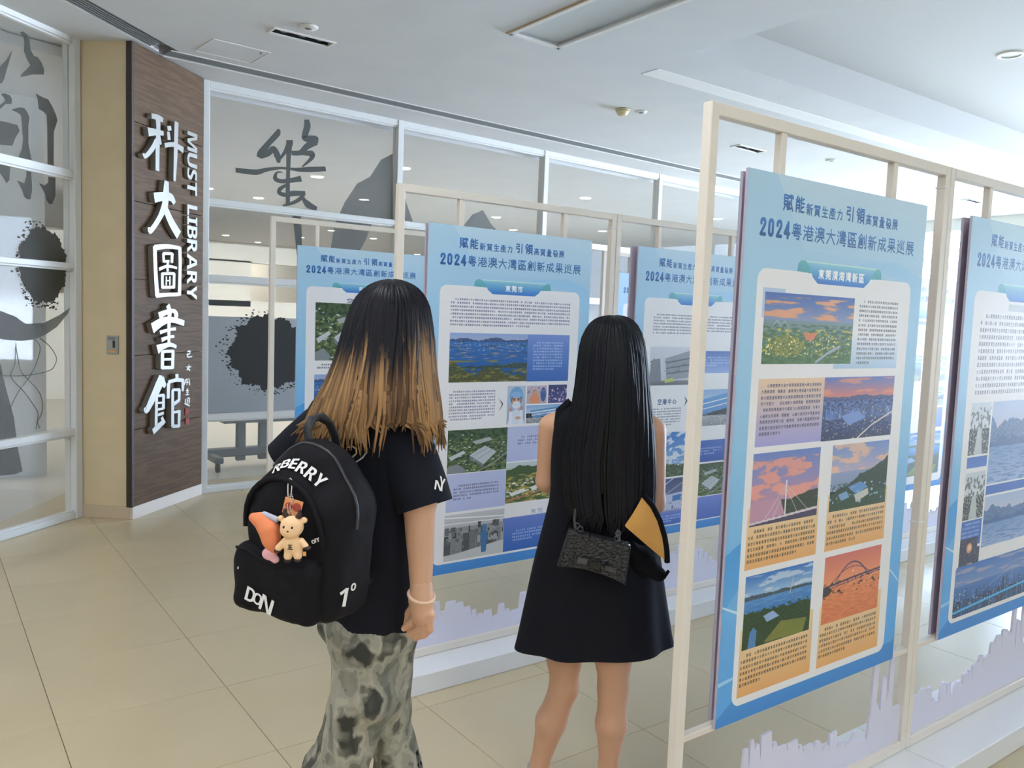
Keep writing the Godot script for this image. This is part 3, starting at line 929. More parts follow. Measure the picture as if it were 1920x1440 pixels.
# a printed photograph, laid down in layers
func photo(w: int, h: int, layers: Array, seed_: int) -> Image:
	var im := Image.create_empty(w, h, false, Image.FORMAT_RGBA8)
	var n := FastNoiseLite.new()
	n.seed = seed_
	n.frequency = 1.0
	n.fractal_octaves = 4
	var r := RandomNumberGenerator.new()
	r.seed = seed_
	for l in layers:
		match l[0]:
			"grad":
				for y in range(int(l[1] * h), int(ceil(l[2] * h))):
					im.fill_rect(Rect2i(0, y, w, 1), (l[3] as Color).lerp(l[4], clampf((float(y) / h - l[1]) / (l[2] - l[1]), 0, 1)))
			"noise":
				for y in range(int(l[1] * h), mini(h, int(ceil(l[2] * h)))):
					var v := float(y) / h
					for x in w:
						var q := n.get_noise_2d(float(x) / w * l[4], v * l[5])
						var t: float = clampf((q - float(l[6])) * 5.0, 0.0, 1.0) * l[7]
						if t > 0.02: im.set_pixel(x, y, im.get_pixel(x, y).lerp(l[3], t))
			"hill":
				for x in w:
					var u := float(x) / w
					var top := int((l[1] + l[2] * n.get_noise_2d(u * l[3], l[1] * 31.0) + l[5] * (u - 0.5)) * h)
					var bottom := int(l[6] * h)
					for y in range(maxi(0, top), mini(h, bottom)):
						var sh := 0.82 + 0.4 * n.get_noise_2d(u * 30.0, float(y) / h * 30.0)
						im.set_pixel(x, y, Color(l[4].r * sh, l[4].g * sh, l[4].b * sh))
			"specks":
				for j in int(l[4]):
					var x := int(r.randf() * w)
					var y := int(lerpf(l[1], l[2], r.randf()) * h)
					im.fill_rect(Rect2i(x, y, 1 + r.randi() % int(l[5]), 1 + r.randi() % int(l[6])), (l[3] as Color).lerp(Color.WHITE, r.randf() * 0.3))
			"towers":
				var x := 0
				while x < w:
					var bw := 3 + r.randi() % int(l[5])
					var bh := int(r.randf_range(0.2, 1.0) * l[2] * h)
					var sh := r.randf_range(0.6, 1.15)
					var c: Color = l[3]
					im.fill_rect(Rect2i(x, int(l[1] * h) - bh, bw, bh + int(l[4] * h)), Color(c.r * sh, c.g * sh, c.b * sh))
					x += bw + r.randi() % 3
			"poly":
				var p := []
				for q in l[1]: p.append(Vector2(q[0] * w, q[1] * h))
				fill_poly(im, p, l[2], l[2], 1.0)
			"line":
				for j in l[1].size() - 1:
					var a := Vector2(l[1][j][0] * w, l[1][j][1] * h)
					var b := Vector2(l[1][j + 1][0] * w, l[1][j + 1][1] * h)
					var nn: Vector2 = (b - a).orthogonal().normalized() * float(l[3]) * 0.5
					fill_poly(im, [a + nn, b + nn, b - nn, a - nn], l[2], l[2], 1.0)
			"oval":
				var p := []
				for s in 24: p.append(Vector2((l[1] + cos(TAU * s / 24) * l[3]) * w, (l[2] + sin(TAU * s / 24) * l[4]) * h))
				fill_poly(im, p, l[5], l[5], 1.0)
	return im


func arch(x0: float, x1: float, y0: float, hgt: float) -> Array:
	var o := []
	for s in 13:
		var t := s / 12.0
		o.append([lerpf(x0, x1, t), y0 - hgt * 4.0 * t * (1.0 - t)])
	return o


func photo_layers(kind: String) -> Array:
	match kind:
		"park": return [["grad", 0.0, 0.42, rgb8(74, 106, 178), rgb8(150, 160, 190)], ["noise", 0.05, 0.36, rgb8(240, 168, 120), 2.0, 9.0, 0.0, 0.9], ["grad", 0.38, 1.0, rgb8(126, 150, 156), rgb8(88, 124, 66)], ["noise", 0.44, 1.0, rgb8(66, 98, 54), 10.0, 16.0, 0.0, 0.8], ["noise", 0.5, 0.9, rgb8(206, 196, 96), 9.0, 12.0, 0.12, 0.9], ["oval", 0.25, 0.74, 0.2, 0.15, rgb8(150, 150, 70)], ["noise", 0.55, 0.95, rgb8(70, 104, 48), 18.0, 24.0, 0.0, 0.8], ["specks", 0.6, 0.86, rgb8(250, 230, 150), 120, 5, 3], ["poly", [[0.42, 0.55], [0.58, 0.55], [0.54, 0.66], [0.46, 0.66]], rgb8(222, 140, 100)], ["line", [[0.58, 0.98], [0.74, 0.82], [0.86, 0.74]], rgb8(170, 180, 190), 5.0], ["line", [[0.1, 0.46], [0.14, 0.38], [0.18, 0.46], [0.22, 0.39], [0.26, 0.47]], rgb8(190, 200, 210), 1.5]]
		"city": return [["grad", 0.0, 0.34, rgb8(98, 116, 190), rgb8(232, 132, 112)], ["noise", 0.02, 0.3, rgb8(240, 150, 120), 2.0, 6.0, 0.1, 0.7], ["hill", 0.31, 0.03, 4.0, rgb8(96, 104, 160), 0.0, 0.5], ["grad", 0.38, 1.0, rgb8(100, 120, 180), rgb8(44, 54, 96)], ["noise", 0.36, 1.0, rgb8(36, 50, 98), 16.0, 14.0, -0.05, 0.8], ["towers", 0.62, 0.18, rgb8(96, 124, 190), 0.06, 10], ["specks", 0.5, 1.0, rgb8(236, 200, 150), 170, 4, 2], ["specks", 0.4, 0.8, rgb8(150, 184, 236), 120, 3, 2], ["line", [[0.5, 1.0], [0.7, 0.8], [1.0, 0.6]], rgb8(240, 220, 200), 3.0], ["poly", [[0.25, 0.62], [0.5, 0.55], [0.6, 0.68], [0.36, 0.78]], rgb8(120, 150, 210)]]
		"bridge": return [["grad", 0.0, 0.8, rgb8(110, 134, 200), rgb8(206, 150, 170)], ["noise", 0.1, 0.75, rgb8(244, 162, 140), 2.4, 5.0, -0.1, 0.85], ["grad", 0.72, 1.0, rgb8(180, 140, 170), rgb8(120, 110, 150)], ["hill", 0.68, 0.05, 2.0, rgb8(74, 84, 66), -0.14, 0.92], ["poly", [[0.0, 0.66], [0.42, 0.66], [0.5, 0.9], [0.0, 0.95]], rgb8(198, 150, 172)], ["line", [[0.5, 0.42], [0.5, 0.95]], rgb8(240, 236, 240), 4.0], ["line", [[0.5, 0.48], [0.2, 0.94]], rgb8(226, 206, 220), 1.2], ["line", [[0.5, 0.52], [0.32, 0.94]], rgb8(226, 206, 220), 1.2], ["line", [[0.5, 0.48], [0.86, 0.9]], rgb8(226, 206, 220), 1.2], ["line", [[0.5, 0.52], [0.7, 0.92]], rgb8(226, 206, 220), 1.2], ["line", [[0.0, 0.97], [1.0, 0.88]], rgb8(226, 210, 216), 5.0], ["poly", [[0.0, 0.98], [1.0, 0.9], [1.0, 1.0], [0.0, 1.0]], rgb8(74, 66, 92)]]
		"island": return [["grad", 0.0, 0.5, rgb8(120, 148, 206), rgb8(206, 186, 196)], ["noise", 0.0, 0.42, rgb8(246, 196, 164), 2.0, 5.0, 0.0, 0.8], ["grad", 0.42, 0.7, rgb8(150, 164, 196), rgb8(138, 154, 186)], ["hill", 0.5, 0.08, 3.0, rgb8(58, 84, 62), -0.46, 1.0], ["hill", 0.74, 0.05, 4.0, rgb8(72, 98, 70), 0.02, 1.0], ["noise", 0.6, 1.0, rgb8(46, 70, 56), 16.0, 18.0, 0.0, 0.7], ["poly", [[0.3, 0.66], [0.52, 0.6], [0.66, 0.7], [0.46, 0.8]], rgb8(104, 150, 206)], ["poly", [[0.42, 0.8], [0.66, 0.72], [0.68, 0.82], [0.46, 0.92]], rgb8(206, 206, 196)], ["poly", [[0.14, 0.76], [0.28, 0.72], [0.34, 0.82], [0.2, 0.86]], rgb8(130, 170, 210)], ["specks", 0.62, 0.9, rgb8(150, 180, 214), 40, 10, 5]]
		"lake": return [["grad", 0.0, 0.34, rgb8(60, 120, 196), rgb8(176, 206, 230)], ["noise", 0.02, 0.32, rgb8(226, 230, 236), 2.0, 8.0, 0.05, 0.7], ["grad", 0.3, 0.62, rgb8(96, 150, 206), rgb8(40, 104, 176)], ["noise", 0.3, 0.6, rgb8(120, 176, 222), 4.0, 40.0, 0.1, 0.6], ["hill", 0.29, 0.02, 4.0, rgb8(84, 108, 126), 0.03, 0.34], ["hill", 0.54, 0.06, 8.0, rgb8(58, 88, 44), 0.05, 1.0], ["noise", 0.5, 1.0, rgb8(38, 66, 32), 16.0, 16.0, 0.0, 0.8], ["poly", [[0.3, 0.98], [0.55, 0.74], [0.95, 0.8], [0.9, 1.0]], rgb8(124, 128, 56)], ["poly", [[0.28, 0.6], [0.42, 0.56], [0.52, 0.66], [0.34, 0.7]], rgb8(150, 180, 222)], ["poly", [[0.1, 0.78], [0.15, 0.72], [0.2, 0.78], [0.19, 1.0], [0.08, 1.0]], rgb8(86, 134, 186)], ["line", [[0.66, 0.38], [0.7, 0.16]], rgb8(226, 206, 196), 2.0]]
		"arch": return [["grad", 0.0, 0.42, rgb8(214, 120, 106), rgb8(242, 158, 110)], ["grad", 0.4, 1.0, rgb8(240, 156, 108), rgb8(226, 132, 84)], ["noise", 0.45, 1.0, rgb8(206, 108, 70), 5.0, 46.0, 0.0, 0.6], ["line", arch(0.2, 0.78, 0.42, 0.26), rgb8(92, 70, 104), 3.0], ["line", arch(0.12, 0.86, 0.43, 0.2), rgb8(92, 70, 104), 1.6], ["line", [[0.0, 0.46], [0.5, 0.4], [1.0, 0.36]], rgb8(84, 64, 96), 4.0], ["line", [[0.0, 0.5], [1.0, 0.39]], rgb8(84, 64, 96), 1.6], ["noise", 0.4, 0.62, rgb8(60, 54, 50), 9.0, 9.0, 0.25, 0.9], ["poly", [[0.0, 0.44], [0.1, 0.46], [0.16, 0.52], [0.1, 0.58], [0.0, 0.6]], rgb8(66, 60, 58)], ["oval", 0.5, 0.3, 0.012, 0.018, rgb8(255, 226, 170)]]
		"reservoir": return [["grad", 0.0, 0.16, rgb8(150, 176, 222), rgb8(176, 186, 216)], ["hill", 0.12, 0.06, 4.0, rgb8(84, 110, 160), 0.0, 0.3], ["grad", 0.18, 1.0, rgb8(50, 116, 190), rgb8(20, 78, 150)], ["noise", 0.18, 0.5, rgb8(54, 92, 130), 3.0, 14.0, 0.1, 0.8], ["noise", 0.2, 0.56, rgb8(196, 160, 146), 4.0, 24.0, 0.24, 0.8], ["specks", 0.2, 0.36, rgb8(226, 200, 200), 90, 4, 2], ["hill", 0.8, 0.3, 2.6, rgb8(104, 104, 52), 0.1, 1.0], ["noise", 0.56, 1.0, rgb8(150, 134, 56), 3.0, 7.0, 0.1, 0.9], ["noise", 0.66, 1.0, rgb8(60, 80, 46), 12.0, 16.0, 0.05, 0.8], ["hill", 0.66, 0.04, 6.0, rgb8(70, 96, 84), -0.1, 0.72]]
		"campus": return [["grad", 0.0, 1.0, rgb8(72, 92, 60), rgb8(92, 110, 62)], ["noise", 0.0, 1.0, rgb8(44, 66, 42), 9.0, 9.0, 0.0, 0.9], ["noise", 0.2, 1.0, rgb8(150, 160, 104), 7.0, 10.0, 0.16, 0.8], ["poly", [[0.36, 0.6], [0.62, 0.4], [0.82, 0.56], [0.6, 0.84]], rgb8(196, 200, 206)], ["poly", [[0.36, 0.6], [0.6, 0.84], [0.6, 0.9], [0.36, 0.68]], rgb8(120, 124, 130)], ["line", [[0.42, 0.62], [0.66, 0.46]], rgb8(140, 146, 152), 1.5], ["line", [[0.5, 0.7], [0.74, 0.52]], rgb8(140, 146, 152), 1.5], ["poly", [[0.02, 0.62], [0.26, 0.48], [0.3, 0.54], [0.06, 0.7]], rgb8(206, 208, 210)], ["poly", [[0.4, 0.28], [0.7, 0.2], [0.74, 0.28], [0.46, 0.36]], rgb8(176, 178, 176)], ["specks", 0.1, 0.95, rgb8(190, 192, 190), 60, 9, 4], ["poly", [[0.0, 0.86], [0.16, 0.78], [0.3, 0.92], [0.26, 1.0], [0.0, 1.0]], rgb8(136, 142, 146)], ["line", [[0.5, 1.0], [0.8, 0.8], [1.0, 0.6]], rgb8(160, 160, 156), 3.0]]
		"valley": return [["grad", 0.0, 0.2, rgb8(206, 216, 222), rgb8(190, 200, 190)], ["hill", 0.12, 0.12, 3.0, rgb8(84, 112, 60), 0.0, 1.0], ["noise", 0.3, 1.0, rgb8(196, 170, 84), 4.0, 9.0, 0.0, 0.9], ["noise", 0.3, 1.0, rgb8(92, 112, 52), 9.0, 14.0, 0.08, 0.9], ["specks", 0.4, 0.85, rgb8(240, 236, 224), 90, 14, 4], ["poly", [[0.06, 0.76], [0.3, 0.66], [0.36, 0.74], [0.1, 0.84]], rgb8(232, 232, 226)], ["poly", [[0.4, 0.66], [0.66, 0.56], [0.7, 0.64], [0.46, 0.74]], rgb8(236, 234, 228)], ["line", [[0.0, 0.95], [0.5, 0.8], [1.0, 0.6]], rgb8(196, 120, 76), 4.0]]
		"factory": return [["grad", 0.0, 0.3, rgb8(206, 208, 208), rgb8(190, 190, 192)], ["line", [[0.0, 0.06], [1.0, 0.16]], rgb8(246, 246, 246), 4.0], ["line", [[0.0, 0.2], [1.0, 0.22]], rgb8(240, 240, 240), 3.0], ["grad", 0.3, 1.0, rgb8(150, 150, 152), rgb8(196, 196, 196)], ["towers", 0.8, 0.5, rgb8(120, 120, 122), 0.08, 22], ["specks", 0.2, 0.55, rgb8(46, 46, 50), 34, 16, 22], ["specks", 0.4, 0.9, rgb8(92, 92, 94), 60, 10, 12], ["poly", [[0.0, 0.9], [0.6, 0.78], [1.0, 0.7], [1.0, 1.0], [0.0, 1.0]], rgb8(206, 206, 206)], ["oval", 0.66, 0.38, 0.04, 0.09, rgb8(70, 126, 176)], ["poly", [[0.6, 0.46], [0.72, 0.46], [0.7, 0.92], [0.62, 0.92]], rgb8(62, 118, 170)]]
		"mono": return [["grad", 0.0, 1.0, rgb8(216, 218, 226), rgb8(196, 198, 204)], ["poly", [[0.3, 0.3], [0.9, 0.05], [1.0, 0.1], [1.0, 0.8], [0.34, 0.86]], rgb8(150, 154, 162)], ["line", [[0.32, 0.42], [1.0, 0.24]], rgb8(92, 96, 104), 5.0], ["line", [[0.33, 0.56], [1.0, 0.42]], rgb8(92, 96, 104), 5.0], ["line", [[0.34, 0.7], [1.0, 0.6]], rgb8(92, 96, 104), 5.0], ["poly", [[0.04, 0.34], [0.2, 0.3], [0.24, 0.9], [0.0, 0.9]], rgb8(128, 132, 140)], ["specks", 0.3, 0.84, rgb8(84, 88, 94), 60, 12, 5], ["grad", 0.88, 1.0, rgb8(130, 132, 134), rgb8(90, 92, 94)], ["poly", [[0.3, 0.86], [0.46, 0.8], [0.5, 0.9], [0.32, 0.94]], rgb8(196, 206, 96)]]
		"clouds": return [["grad", 0.0, 0.8, rgb8(52, 116, 196), rgb8(150, 186, 224)], ["noise", 0.0, 0.75, rgb8(236, 240, 246), 3.0, 5.0, 0.0, 0.9], ["hill", 0.72, 0.08, 4.0, rgb8(74, 98, 60), 0.0, 1.0], ["noise", 0.7, 1.0, rgb8(120, 130, 96), 10.0, 10.0, 0.1, 0.8], ["line", [[0.4, 0.74], [0.4, 0.3]], rgb8(226, 226, 230), 2.0], ["line", [[0.5, 0.74], [0.5, 0.42]], rgb8(226, 226, 230), 2.0], ["specks", 0.6, 0.74, rgb8(220, 222, 226), 30, 8, 6]]
		"plaza": return [["grad", 0.0, 0.45, rgb8(140, 176, 220), rgb8(206, 220, 232)], ["poly", [[0.1, 0.3], [0.9, 0.1], [0.96, 0.5], [0.16, 0.72]], rgb8(90, 150, 206)], ["line", [[0.12, 0.42], [0.92, 0.24]], rgb8(236, 240, 244), 4.0], ["line", [[0.14, 0.56], [0.94, 0.38]], rgb8(226, 232, 240), 4.0], ["grad", 0.72, 1.0, rgb8(170, 170, 170), rgb8(130, 132, 136)], ["specks", 0.5, 0.95, rgb8(90, 96, 104), 70, 8, 3], ["noise", 0.7, 1.0, rgb8(206, 206, 206), 10.0, 20.0, 0.1, 0.7]]
		"hall": return [["grad", 0.0, 1.0, rgb8(70, 76, 116), rgb8(150, 156, 196)], ["line", [[0.0, 0.3], [0.5, 0.05]], rgb8(196, 202, 222), 4.0], ["line", [[0.1, 0.5], [0.7, 0.0]], rgb8(196, 202, 222), 4.0], ["line", [[0.3, 0.6], [1.0, 0.1]], rgb8(176, 184, 210), 3.0], ["poly", [[0.2, 0.5], [1.0, 0.4], [1.0, 0.9], [0.2, 0.9]], rgb8(196, 202, 226)], ["specks", 0.5, 0.95, rgb8(66, 84, 140), 40, 10, 12], ["poly", [[0.7, 0.5], [0.9, 0.48], [0.9, 0.64], [0.7, 0.66]], rgb8(64, 120, 190)]]
		"worker": return [["grad", 0.0, 1.0, rgb8(196, 206, 222), rgb8(160, 174, 204)], ["oval", 0.5, 0.27, 0.37, 0.25, rgb8(120, 168, 214)], ["oval", 0.5, 0.36, 0.27, 0.2, rgb8(66, 52, 50)], ["oval", 0.5, 0.39, 0.235, 0.19, rgb8(216, 172, 148)], ["oval", 0.5, 0.235, 0.3, 0.085, rgb8(140, 184, 224)], ["line", [[0.32, 0.34], [0.44, 0.335]], rgb8(50, 40, 40), 2.0], ["line", [[0.56, 0.335], [0.68, 0.34]], rgb8(50, 40, 40), 2.0], ["line", [[0.34, 0.37], [0.43, 0.37]], rgb8(40, 32, 34), 3.0], ["line", [[0.57, 0.37], [0.66, 0.37]], rgb8(40, 32, 34), 3.0], ["oval", 0.5, 0.5, 0.225, 0.1, rgb8(232, 236, 242)], ["line", [[0.3, 0.47], [0.5, 0.5], [0.7, 0.47]], rgb8(206, 214, 226), 1.5], ["poly", [[0.04, 1.0], [0.2, 0.7], [0.42, 0.62], [0.58, 0.62], [0.82, 0.7], [0.98, 1.0]], rgb8(226, 232, 240)], ["oval", 0.2, 0.62, 0.075, 0.07, rgb8(206, 150, 130)], ["oval", 0.8, 0.6, 0.075, 0.07, rgb8(206, 150, 130)], ["poly", [[0.13, 0.66], [0.27, 0.66], [0.33, 1.0], [0.1, 1.0]], rgb8(236, 240, 246)], ["poly", [[0.73, 0.64], [0.87, 0.64], [0.9, 1.0], [0.67, 1.0]], rgb8(236, 240, 246)], ["oval", 0.62, 0.84, 0.16, 0.04, rgb8(214, 166, 144)]]
		"people": return [["grad", 0.0, 1.0, rgb8(206, 186, 196), rgb8(196, 170, 176)], ["oval", 0.4, 0.4, 0.13, 0.18, rgb8(214, 160, 120)], ["oval", 0.4, 0.78, 0.26, 0.3, rgb8(226, 150, 110)], ["oval", 0.82, 0.5, 0.14, 0.4, rgb8(60, 96, 160)], ["specks", 0.0, 0.4, rgb8(120, 130, 160), 20, 10, 6]]
		"grid": return [["grad", 0.0, 1.0, rgb8(44, 54, 110), rgb8(70, 70, 130)], ["specks", 0.1, 0.9, rgb8(226, 190, 206), 40, 6, 6]]
		"lagoon": return [["grad", 0.0, 0.5, rgb8(176, 196, 226), rgb8(216, 206, 222)], ["hill", 0.28, 0.2, 3.0, rgb8(112, 146, 200), 0.1, 0.56], ["hill", 0.42, 0.1, 4.0, rgb8(84, 120, 184), -0.1, 0.58], ["grad", 0.55, 1.0, rgb8(130, 160, 206), rgb8(170, 190, 226)], ["noise", 0.55, 1.0, rgb8(92, 130, 190), 5.0, 24.0, 0.05, 0.7]]
		"harbour": return [["grad", 0.0, 0.5, rgb8(74, 120, 190), rgb8(140, 160, 200)], ["noise", 0.0, 0.4, rgb8(196, 180, 190), 3.0, 8.0, 0.1, 0.7], ["grad", 0.4, 0.7, rgb8(84, 126, 186), rgb8(60, 104, 170)], ["towers", 0.82, 0.36, rgb8(66, 96, 146), 0.2, 12], ["specks", 0.5, 0.95, rgb8(196, 206, 226), 160, 4, 4], ["line", [[0.0, 0.9], [1.0, 0.72]], rgb8(90, 190, 236), 6.0], ["line", [[0.66, 0.3], [0.66, 0.56]], rgb8(214, 190, 200), 2.0], ["line", [[0.66, 0.32], [0.4, 0.54]], rgb8(206, 190, 206), 1.2], ["line", [[0.66, 0.32], [0.94, 0.5]], rgb8(206, 190, 206), 1.2]]
		"street": return [["grad", 0.0, 0.5, rgb8(206, 214, 224), rgb8(226, 228, 228)], ["noise", 0.1, 1.0, rgb8(74, 80, 76), 6.0, 6.0, 0.0, 0.8], ["noise", 0.5, 1.0, rgb8(206, 206, 200), 14.0, 14.0, 0.05, 0.9], ["poly", [[0.4, 0.5], [0.6, 0.5], [0.7, 1.0], [0.3, 1.0]], rgb8(196, 200, 200)]]
		"flame": return [["grad", 0.0, 1.0, rgb8(40, 40, 66), rgb8(54, 48, 70)], ["noise", 0.0, 1.0, rgb8(92, 80, 90), 5.0, 5.0, 0.1, 0.8], ["oval", 0.55, 0.4, 0.16, 0.2, rgb8(226, 166, 130)], ["oval", 0.56, 0.38, 0.08, 0.1, rgb8(250, 214, 180)]]
	return [["grad", 0.0, 1.0, rgb8(120, 150, 200), rgb8(70, 110, 80)], ["noise", 0.3, 1.0, rgb8(60, 84, 60), 8.0, 8.0, 0.0, 0.9], ["specks", 0.3, 0.95, rgb8(220, 222, 220), 60, 8, 4]]


func place_photo(im: Image, kind: String, x: float, y: float, x2: float, y2: float, seed_: int, k: float, r := 0.0) -> void:
	var w := int((x2 - x) * k)
	var h := int((y2 - y) * k)
	var p := photo(maxi(4, w * 2 / 3), maxi(4, h * 2 / 3), photo_layers(kind), seed_)
	p.resize(w, h, Image.INTERPOLATE_BILINEAR)
	if r <= 0.0:
		im.blit_rect(p, Rect2i(0, 0, w, h), Vector2i(int(x * k), int(y * k)))
	else:
		var mask := Image.create_empty(w, h, false, Image.FORMAT_RGBA8)
		fill_poly(mask, rect_pts(0, 0, w, h, r * k), Color.WHITE, Color.WHITE, 1.0)
		im.blit_rect_mask(p, mask, Rect2i(0, 0, w, h), Vector2i(int(x * k), int(y * k)))


# the print shared by all boards: blue ground, two headline rows, white card and ribbon
func board_print(k: float, title: String) -> Image:
	var im := Image.create_empty(int(900 * k), int(1500 * k), false, Image.FORMAT_RGBA8)
	fill_poly(im, rect_pts(0, 0, 900, 1500), rgb8(182, 216, 236), rgb8(122, 190, 236), k)
	fill_poly(im, rect_pts(0, 700, 900, 1500), Color(0.42, 0.70, 0.93, 0.0), Color(0.36, 0.66, 0.93, 0.9), k)
	fill_poly(im, [Vector2(120, 0), Vector2(900, 0), Vector2(900, 200), Vector2(260, 190)], Color(0.86, 0.93, 0.96, 0.45), Color(0.86, 0.93, 0.96, 0.1), k)
	fill_poly(im, [Vector2(520, 210), Vector2(760, 190), Vector2(900, 240), Vector2(900, 420), Vector2(820, 250)], Color(0.55, 0.80, 0.95, 0.35), Color(0.55, 0.80, 0.95, 0.2), k)
	fill_poly(im, [Vector2(0, 1500), Vector2(0, 1476), Vector2(62, 1437), Vector2(880, 1437), Vector2(900, 1420), Vector2(900, 1500)], rgb8(78, 152, 220), rgb8(66, 140, 214), k)
	fill_poly(im, [Vector2(0, 1020), Vector2(62, 990), Vector2(62, 1120), Vector2(0, 1180)], Color(0.26, 0.60, 0.88, 0.8), Color(0.26, 0.60, 0.88, 0.3), k)
	fill_poly(im, [Vector2(0, 1158), Vector2(62, 1182), Vector2(62, 1190), Vector2(0, 1164)], Color(0.9, 0.97, 1.0, 0.8), Color(0.9, 0.97, 1.0, 0.8), k)
	fill_poly(im, [Vector2(838, 1180), Vector2(900, 1230), Vector2(900, 1236), Vector2(838, 1188)], Color(0.9, 0.97, 1.0, 0.7), Color(0.9, 0.97, 1.0, 0.7), k)
	fill_poly(im, [Vector2(0, 1372), Vector2(62, 1366), Vector2(62, 1374), Vector2(0, 1384)], Color(0.9, 0.97, 1.0, 0.5), Color(0.9, 0.97, 1.0, 0.5), k)
	var b1 := rgb8(52, 116, 190)
	var b2 := rgb8(38, 80, 142)
	write(im, "賦能", 150, 45, 104, 50, 5.2, b1, b2, k)
	write(im, "新質生產力", 254, 60, 184, 36, 3.6, b1, b2, k)
	write(im, "引領", 446, 45, 104, 50, 5.2, b1, b2, k)
	write(im, "高質量發展", 550, 60, 184, 36, 3.6, b1, b2, k)
	write(im, "2024", 56, 117, 138, 52, 9.5, b1, b2, k)
	write(im, "粵港澳大灣區創新成果巡展", 194, 119, 646, 49, 4.2, b1, b2, k)
	# card
	fill_poly(im, rect_pts(62, 250, 836, 1456, 34), rgb8(244, 242, 242), rgb8(244, 242, 242), k)
	# ribbon rolled over the top of the card
	fill_poly(im, [Vector2(233, 250), Vector2(236, 228), Vector2(250, 218), Vector2(276, 219), Vector2(292, 236), Vector2(300, 252)], rgb8(112, 186, 196), rgb8(92, 170, 186), k)
	fill_poly(im, [Vector2(600, 252), Vector2(608, 236), Vector2(624, 219), Vector2(646, 219), Vector2(656, 228), Vector2(660, 250)], rgb8(112, 186, 196), rgb8(92, 170, 186), k)
	fill_poly(im, [Vector2(270, 219), Vector2(630, 219), Vector2(612, 234), Vector2(592, 262), Vector2(566, 279), Vector2(332, 279), Vector2(306, 262), Vector2(292, 236)], rgb8(150, 210, 224), rgb8(52, 120, 206), k)
	fill_poly(im, rect_pts(272, 218, 630, 222), rgb8(206, 234, 236), rgb8(206, 234, 236), k)
	var tw := 34.0 * title.length()
	if title: write(im, title, 450 - tw / 2, 236, tw, 31, 4.2, rgb8(250, 252, 255), rgb8(250, 252, 255), k)
	return im


func tinted(im: Image, x: float, y: float, x2: float, y2: float, a: Color, b: Color, k: float) -> void:
	fill_poly(im, rect_pts(x, y, x2, y2), a, b, k)


